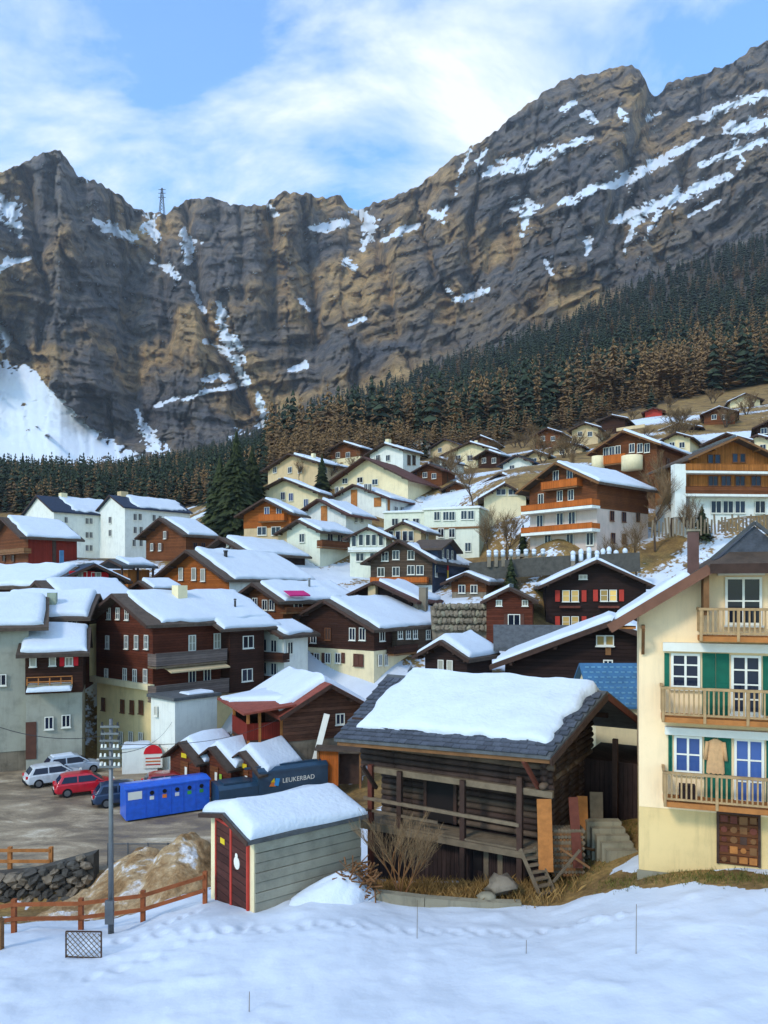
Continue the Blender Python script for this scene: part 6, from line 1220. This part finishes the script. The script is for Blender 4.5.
for a_, b_ in zip(pts[:-1], pts[1:]):
    for z in (.45, 1.0): A_, B_ = a_-t.location, b_-t.location; A_.z = B_.z = PARK_Z-t.location.z+z; A_.y -= .1; B_.y -= .1; MB().bar(A_, B_, .06, .16).build('rail', M['timber_orange'], t)
# rubble retaining wall of single stones
t = empty('stone_wall', (at(40, 900, 36.4).x, 36.5, -6)); tag(t, 'dark rubble retaining wall along the car park edge', 'wall'); rs = random.Random(12)
sm = [MB().ball((0, 0, 0), (.36, .3, .22), 7, 5, .22, rs).mesh(M[k], False, 'stone') for k in ('stone', 'stone_dark' if 'stone_dark' in M else M.setdefault('stone_dark', plain('stone_dark', S(78, 74, 66), var=.4, scale=2)) and 'stone_dark', 'stone_dark', 'stone')]
x_l, x_r = at(-40, 0, 36.5).x-t.location.x, at(96, 0, 37).x-t.location.x
MB().prism([(x_l, -2), (x_r, -2), (x_r, 2.9), ((x_l+x_r)/2, 2.0), (x_l, 1.72)], 'y', .2, .9).build('core', M['stone_dark'], t)
nx_ = int((x_r-x_l)/.62)
for i in range(nx_):
    for j in range(12):
        hgt_ = -.6+j*.33
        if hgt_ > 1.8+1.3*(i/nx_)**2: continue
        o = put('stone', sm[rs.randrange(4)], t, (x_l+.3+i*.62+.3*(j % 2), .1+rs.uniform(-.1, .1), hgt_)); o.rotation_euler = (rs.uniform(-.4, .4), rs.uniform(-.3, .3), rs.uniform(0, 3)); o.scale = (rs.uniform(.8, 1.25),)*3
put('snow_cover', snow_sheet((x_l, .25, 1.72), (x_r-1.5, .25, 1.72), (x_r-1.5, 1.0, 1.74), (x_l, 1.0, 1.74), .16, 3, ragged=.2), t)
# dirty snow heap
m, n, l, b = new_mat('dirty_snow', .9, .15); tcn = n.new('ShaderNodeTexCoord'); n1 = N(n, 'ShaderNodeTexNoise', Scale=.55, Detail=8.0, Roughness=.65, Distortion=.8); l.new(tcn.outputs['Object'], n1.inputs['Vector'])
r = ramp(n, l, n1.outputs['Fac'], [(.30, S(112, 84, 54)), (.46, S(158, 124, 84)), (.56, S(186, 158, 118)), (.63, S(228, 226, 222))]); n2 = N(n, 'ShaderNodeTexNoise', Scale=5.0, Detail=6.0, Roughness=.7); l.new(tcn.outputs['Object'], n2.inputs['Vector']); r2 = ramp(n, l, n2.outputs['Fac'], [(.3, (.6,)*3), (.65, (1.1,)*3)])
l.new(mixc(n, l, 1.0, r.outputs['Color'], r2.outputs['Color'], 'MULTIPLY'), b.inputs['Base Color']); bp = N(n, 'ShaderNodeBump', Strength=.7, Distance=.2); l.new(n2.outputs['Fac'], bp.inputs['Height']); l.new(bp.outputs[0], b.inputs['Normal']); M['dirty_snow'] = m
hc = at(140, 900, 33.8); gx_, gy_ = np.meshgrid(np.linspace(-4.6, 3.9, 150), np.linspace(-4.2, 3.6, 120), indexing='ij'); wxx = hc.x+gx_; wyy = hc.y+gy_
pk = lambda cx_, cy_, rx_, ry_, h_: h_*np.clip(1-np.hypot((gx_-cx_)/rx_, (gy_-cy_)/ry_)**1.25, 0, 1)
hh = np.maximum(np.maximum(pk(1.7, 1.2, 3.0, 4.6, 2.7), pk(-.6, 1.3, 3.4, 4.6, 2.4)), pk(-2.4, -.5, 2.4, 3.2, 1.3)); hh = hh*(1+.25*fbm(gx_*.6, gy_*.6, 4, 3))+.22*fbm(gx_*1.3, gy_*1.3, 2, 5, gain=.62)-.25
tag(put('snow_heap', np_mesh('snow_heap', np.stack([wxx, wyy, G(wxx, wyy)+hh], -1).reshape(-1, 3), grid_faces(150, 120), M['dirty_snow'])), 'big heap of brown dirty snow below the car park', 'snow heap')
# mesh railing behind the heap
t = empty('mesh_railing', (at(155, 0, 38.6).x, 38.2, PARK_Z)); tag(t, 'low grey mesh railing along the car park edge above the heap', 'railing'); x0, x1 = at(108, 0, 38.2).x-t.location.x, at(208, 0, 38.2).x-t.location.x
for k in range(6): x = x0+(x1-x0)*k/5; MB().box(x-.03, x+.03, -.03, .03, -.2, 1.15).build('post', M['metal_grey'], t)
for z in (.15, 1.1): MB().bar((x0, 0, z), (x1, 0, z), .04, .04).build('rail', M['metal_grey'], t)
b = MB()
for k in range(90): x = x0+(x1-x0)*k/89; b.tube((x, .02, .15), (x, .02, 1.1), .006, None, 4, False)
for k in range(8): z = .2+.12*k; b.tube((x0, .02, z), (x1, .02, z), .006, None, 4, False)
b.build('mesh', M['metal_grey'], t)
# trellis panel standing in the snow
tp_ = at(66, 963, 22.0); t = empty('trellis', (tp_.x, tp_.y, g1(tp_.x, tp_.y)-.03), R(-8)); tag(t, 'small lattice trellis panel standing in the snow', 'trellis'); tw, thh = 1.12, .78
for a_, b_ in (((0, 0, 0), (0, 0, thh)), ((tw, 0, .04), (tw, 0, thh+.06)), ((0, 0, thh), (tw, 0, thh+.06)), ((0, 0, .03), (tw, 0, .06))): MB().bar(a_, b_, .035, .035).build('frame', M['timber_dark'], t)
for k in range(-4, 7):
    for sg_ in (1, -1):
        x0_, x1_ = (k*.17, k*.17+thh) if sg_ > 0 else (tw-k*.17, tw-k*.17-thh); z0_, z1_ = 0.03, thh
        pa, pb_ = Vector((x0_, .012*sg_, z0_)), Vector((x1_, .012*sg_, z1_)); d_ = pb_-pa
        ts = [(0-pa.x)/d_.x, (tw-pa.x)/d_.x]; lo, hi = max(0, min(ts)), min(1, max(ts))
        if hi-lo > .05: MB().bar(pa+d_*lo, pa+d_*hi, .016, .022, (0, 1, 0)).build('lath', M['timber_grey'], t)
# marker stakes in the field
for (px_, y0, y1, Y, lab) in ((417, 958, 920, 21.5, 'thin stake in the snow below the low wall'), (526, 978, 962, 19.8, 'shortest thin stake in the middle of the snow field'), (636, 993, 942, 18.6, 'tallest thin stake in the snow below the cream chalet'), (249, 1020, 1000, 17.5, 'thin stake low in the snow field near the bottom edge')):
    q = at(px_, y0, Y); q.z = g1(q.x, q.y); hgt_ = (y0-y1)/FPX*Y; o = MB().tube((0, 0, -.2), (.01, 0, hgt_), .011, .008, 6).build('stake', M['timber_grey']); o.location = q; tag(o, lab, 'stake', 'stakes in the snow')
q = at(0, 955, 22.8); t = empty('gate_post', (q.x-.02, q.y, g1(q.x, q.y))); tag(t, 'yellowish fence post at the left border of the snow', 'post'); MB().box(-.1, .1, -.1, .1, -.3, .95).build('post', M['timber'], t); MB().prism([(-.12, .951), (.12, .951), (0, 1.03)], 'y', -.12, .12).build('cap', M['timber'], t)
# ------------------------------------------------------------------ bare trees and shrubs, spruces
def bare_tree(name, label, p, hgt, seed, levels=4, spread=.55, r0=None, multi=1, mat='bark', cat='tree', group=None, up=.25, twigs=True):
    rr_ = random.Random(seed); t = empty(name, p); tag(t, label, cat, group); tr, tw_ = MB(), MB(); r0 = r0 or hgt*.018
    def grow(p_, d, L, r, lv):
        n = 3; q = p_
        for k in range(n):
            d = (d+Vector((rr_.uniform(-.16, .16), rr_.uniform(-.16, .16), rr_.uniform(-.05, .12)))).normalized(); q2 = q+d*L/n
            (tr if lv >= levels-1 else tw_).tube(q, q2, max(r*(1-k/n*.35), hgt*.0009), max(r*(1-(k+1)/n*.35), hgt*.0007), 5 if lv >= levels-1 else 3, False); q = q2
            if lv > 0 and (k > 0 or lv < levels):
                for _ in range(2 if lv > 1 else 3):
                    a_ = rr_.uniform(0, 6.28); s_ = spread*rr_.uniform(.7, 1.3); nd = (d+Vector((math.cos(a_)*s_, math.sin(a_)*s_, up*rr_.random()))).normalized(); grow(q, nd, L*rr_.uniform(.52, .75), r*.5, lv-1)
    for _ in range(multi):
        a_ = rr_.uniform(0, 6.28); k = .35 if multi > 1 else .05; grow(Vector((0, 0, -.1)), Vector((math.cos(a_)*k, math.sin(a_)*k, 1)).normalized(), hgt*.40, r0, levels)
    tr.build('trunk', M[mat], t); tw_.build('crown', M['twig'], t); return t
q = at(402, 889, 26.2); q.z = g1(q.x, q.y); bare_tree('bare_shrub', 'leafless pale shrub standing before the barn', q, 3.7, 5, 3, .42, .035, 6, 'timber', 'shrub')
for k, (px_, py_, Y, hgt_, lab) in enumerate(((474, 505, 124, 12, 'tall bare tree above the yellow hotel'), (490, 560, 110, 9, 'bare tree before the grey side of the hotel'), (507, 556, 106, 8, 'bare bushy tree below the cream gable'), (655, 545, 94, 11, 'bare tree right of the big balcony chalet'), (672, 538, 98, 13, 'tall bare tree left of the white pilaster'), (636, 548, 89, 8, 'bare tree before the pale side wall'), (690, 528, 92, 7, 'bare shrubby tree under the ochre chalet'), (612, 552, 88, 6, 'low bare tree between the snow capped posts and chalet'), (448, 478, 150, 9, 'bare tree among the far roofs'), (660, 500, 104, 9, 'bare tree before the upper brown chalet'), (350, 470, 155, 7, 'bare tree behind the maroon roof'), (575, 470, 130, 6, 'bare bush above the big balcony chalet'), (300, 478, 150, 6, 'bare bush beside the beige house'))):
    q = at(px_, py_, Y); q.z = min(q.z, g1(q.x, q.y)+.2); bare_tree('bare_tree', lab, q, hgt_, 30+k, 4, .6, hgt_*.014, 2 if k in (2, 6, 7) else 1, group='bare trees among the chalets')
M['needles_near'] = leafm('needles_near', S(20, 30, 22), S(62, 68, 40))
def spruce(label, px_, py_, Y, hgt_, rb_, seed, layers=46, per=22):
    q = at(px_, py_, Y); q.z = min(q.z, g1(q.x, q.y)); rr_ = random.Random(seed); t = empty('spruce_tree', q); tag(t, label, 'tree'); V_, F_, o_ = [], [], 0
    for pas in range(3):
        v, f = conifer_mesh(hgt_, rb_*(1, .75, .5)[pas], layers, per, rr_); V_.append(v+np.array([0, 0, hgt_*.01*pas])); F_.append(f+o_); o_ += len(v)
    put('crown', np_mesh('crown', np.concatenate(V_), np.concatenate(F_), M['needles_near'], False), t); MB().tube((0, 0, -1), (0, 0, hgt_*.95), hgt_*.018, hgt_*.003, 8).build('trunk', M['bark'], t)
spruce('tallest dark spruce left of the orange brown chalet', 236, 540, 122, 17.5, 4.4, 1); spruce('broad spruce crowding the left of the tallest one', 220, 542, 124, 14.5, 4.0, 2); spruce('spruce right of the tallest one, above the chalet roof', 252, 528, 128, 14.0, 3.6, 3)
spruce('small green conifer beside the white pilaster of the ochre chalet', 702, 520, 92, 4.6, 1.5, 4, 18, 12); spruce('little conifer with light tips above the narrow dark house', 511, 580, 88, 4.2, 1.2, 5, 16, 10); spruce('dark conifer among the cream houses above the spruce', 322, 490, 140, 8.0, 2.2, 6, 18, 12); spruce('slim conifer left of the big balcony chalet', 523, 512, 100, 4.4, 1.0, 7, 16, 10)
# ------------------------------------------------------------------ terrace walls, capped posts, stakes, ridge mast
ORD = ('first', 'second', 'third', 'fourth', 'fifth', 'sixth', 'seventh', 'eighth')
t = empty('garden_wall', at(555, 575, 86)); tag(t, 'stone terrace wall below the white capped posts', 'wall'); P0 = [at(470, 572, 90), at(545, 566, 88), at(640, 562, 85)]
for a_, b_ in zip(P0[:-1], P0[1:]): MB().bar(a_-t.location, b_-t.location, .5, 2.2).build('wall_block', M['stone_dark'], t)
sp_me = MB().ball((0, 0, 1.25), (.36, .36, .5), 10, 6, .05).tube((0, 0, 0), (0, 0, 1.3), .32, .3, 10).mesh(M['snow'], True, 'cap'); pm_ = MB().box(-.2, .2, -.2, .2, -1.2, .2).mesh(M['stone'], name='base')
for k, px_ in enumerate((573, 581, 589, 597, 603, 609, 616, 625)):
    q = at(px_, 561-.4*k*.3, 86.2); t = empty('snow_capped_post', q); tag(t, ORD[k]+' from left in the tall row of white snow capped posts', 'post', 'tall snow capped posts'); put('cap', sp_me, t, scale=(.85, .85, .7+.12*(k % 3))); put('base', pm_, t)
for k, px_ in enumerate((489, 496, 503, 511, 518, 526, 534, 543)):
    q = at(px_, 557-.2*k, 89); t = empty('snow_capped_post', q); tag(t, ORD[k]+' from left in the low row of small white capped posts', 'post', 'low snow capped posts'); put('cap', sp_me, t, scale=(.85, .85, .5)); put('base', pm_, t)
t = empty('stake_fence', at(690, 535, 88)); tag(t, 'rough brown stake fence below the ochre chalet', 'fence'); rs = random.Random(8); sk = MB().box(-.1, .1, -.05, .05, -.8, 2.1).mesh(M['timber_grey'], name='stake')
for k in range(36):
    px_ = 652+k*3.5; q = at(px_, 533-k*.22, 89-k*.02)-t.location; o = put('stake', sk, t, q); o.rotation_euler = (rs.uniform(-.08, .08), rs.uniform(-.08, .08), rs.uniform(-.4, .4)); o.scale.z = rs.uniform(.5, .85)
q = at(162, 212, 1420); t = empty('lattice_mast', q); tag(t, 'thin lattice mast on the mountain crest', 'mast'); b = MB(); hm_ = 46
for sx_ in (-1, 1):
    for sy_ in (-1, 1): b.tube((sx_*5, sy_*5, -12), (sx_*1, sy_*1, hm_), .7, .5, 4)
for k in range(7):
    z0 = k*6.5; s0 = 5-4*(z0+12)/(hm_+12); s1 = 5-4*(z0+18.5)/(hm_+12); b.tube((-s0, -s0, z0), (s1, -s1, z0+6.5), .4, None, 4).tube((s0, -s0, z0), (-s1, -s1, z0+6.5), .4, None, 4)
for z in (28, 36, 43): b.tube((-7, 0, z), (7, 0, z), .6, .6, 4)
b.build('frame', M['metal_dark'], t)
# dry grass along the barn foot and the cream chalet
def tufts(name, label, segs, count, hgt_, mat, seed):
    rr_ = random.Random(seed); v, f = [], []
    for _ in range(count):
        (x0, y0, x1, y1, wd_) = rr_.choice(segs); s_ = rr_.random(); x = x0+(x1-x0)*s_+rr_.gauss(0, wd_*.4); y = y0+(y1-y0)*s_+rr_.gauss(0, wd_*.4); z = g1(x, y) if _ % 6 == 0 else None
        if z is None: x, y = lx+rr_.gauss(0, .12), ly+rr_.gauss(0, .12); z = lz
        else: lx, ly, lz = x, y, z
        n0 = len(v); a_ = rr_.uniform(0, 6.28); h_ = hgt_*rr_.uniform(.5, 1.2); c_, s2_ = math.cos(a_)*.012, math.sin(a_)*.012; lxn, lyn = rr_.gauss(0, .3)*h_, rr_.gauss(0, .3)*h_
        v += [(x-c_, y-s2_, z-.03), (x+c_, y+s2_, z-.03), (x+lxn*.5, y+lyn*.5, z+h_*.6), (x+lxn, y+lyn, z+h_*.9)]; f += [(n0, n0+1, n0+2), (n0+1, n0+3, n0+2)]
    o = MB().add(v, f).build(name, M[mat]); tag(o, label, 'grass', kind='stuff')
M['dry_grass'] = leafm('dry_grass', S(120, 92, 52), S(172, 136, 80)); M['moss_grass'] = leafm('moss_grass', S(70, 74, 34), S(128, 120, 60))
tufts('dry_grass', 'dry ochre grass along the barn foot', [BARE[1]], 5200, .42, 'dry_grass', 1); tufts('green_grass', 'short green brown grass at the chalet and barn corner', BARE, 9000, .13, 'moss_grass', 2)

# leafless bushes on the meadow under the wood
rbu = random.Random(77)
for k in range(46):
    px_ = rbu.uniform(300, 790); Y = rbu.uniform(150, 235); X = (px_-CX)/FPX*Y; hgt_ = rbu.uniform(3.5, 7.5)
    if k < 6: b0_ = bare_tree('bare_bush', 'x', (X, Y, g1(X, Y)), 1.0, 200+k, 3, .7, .02, 4, cat='bush'); PB.append(b0_) if 'PB' in globals() else globals().update(PB=[b0_]); t = b0_
    else:
        src = PB[k % 6]; t = src.copy(); COL.objects.link(t); t.location = (X, Y, g1(X, Y))
        for ch in src.children: c_ = ch.copy(); COL.objects.link(c_); c_.parent = t
    t.scale = (hgt_*1.2, hgt_*1.2, hgt_); t.rotation_euler.z = rbu.uniform(0, 6.28); tag(t, 'leafless brown bush on the meadow between the upper houses', 'bush', 'brown bushes on the meadow')
# ------------------------------------------------------------------ mountain air
hm = bpy.data.materials.new('haze_air'); hm.use_nodes = True; hn = hm.node_tree.nodes; hn.clear()
ho = hn.new('ShaderNodeOutputMaterial'); hv = hn.new('ShaderNodeVolumePrincipled'); hv.inputs['Color'].default_value = (0.86, 0.92, 1.0, 1); hv.inputs['Density'].default_value = 0.00009; hv.inputs['Anisotropy'].default_value = 0.2
hm.node_tree.links.new(hv.outputs[0], ho.inputs['Volume'])
tag(MB().box(-1900, 2100, -60, 2100, -60, 1500).build('haze', hm), 'thin blue mountain air between village and cliffs', None, kind='stuff')
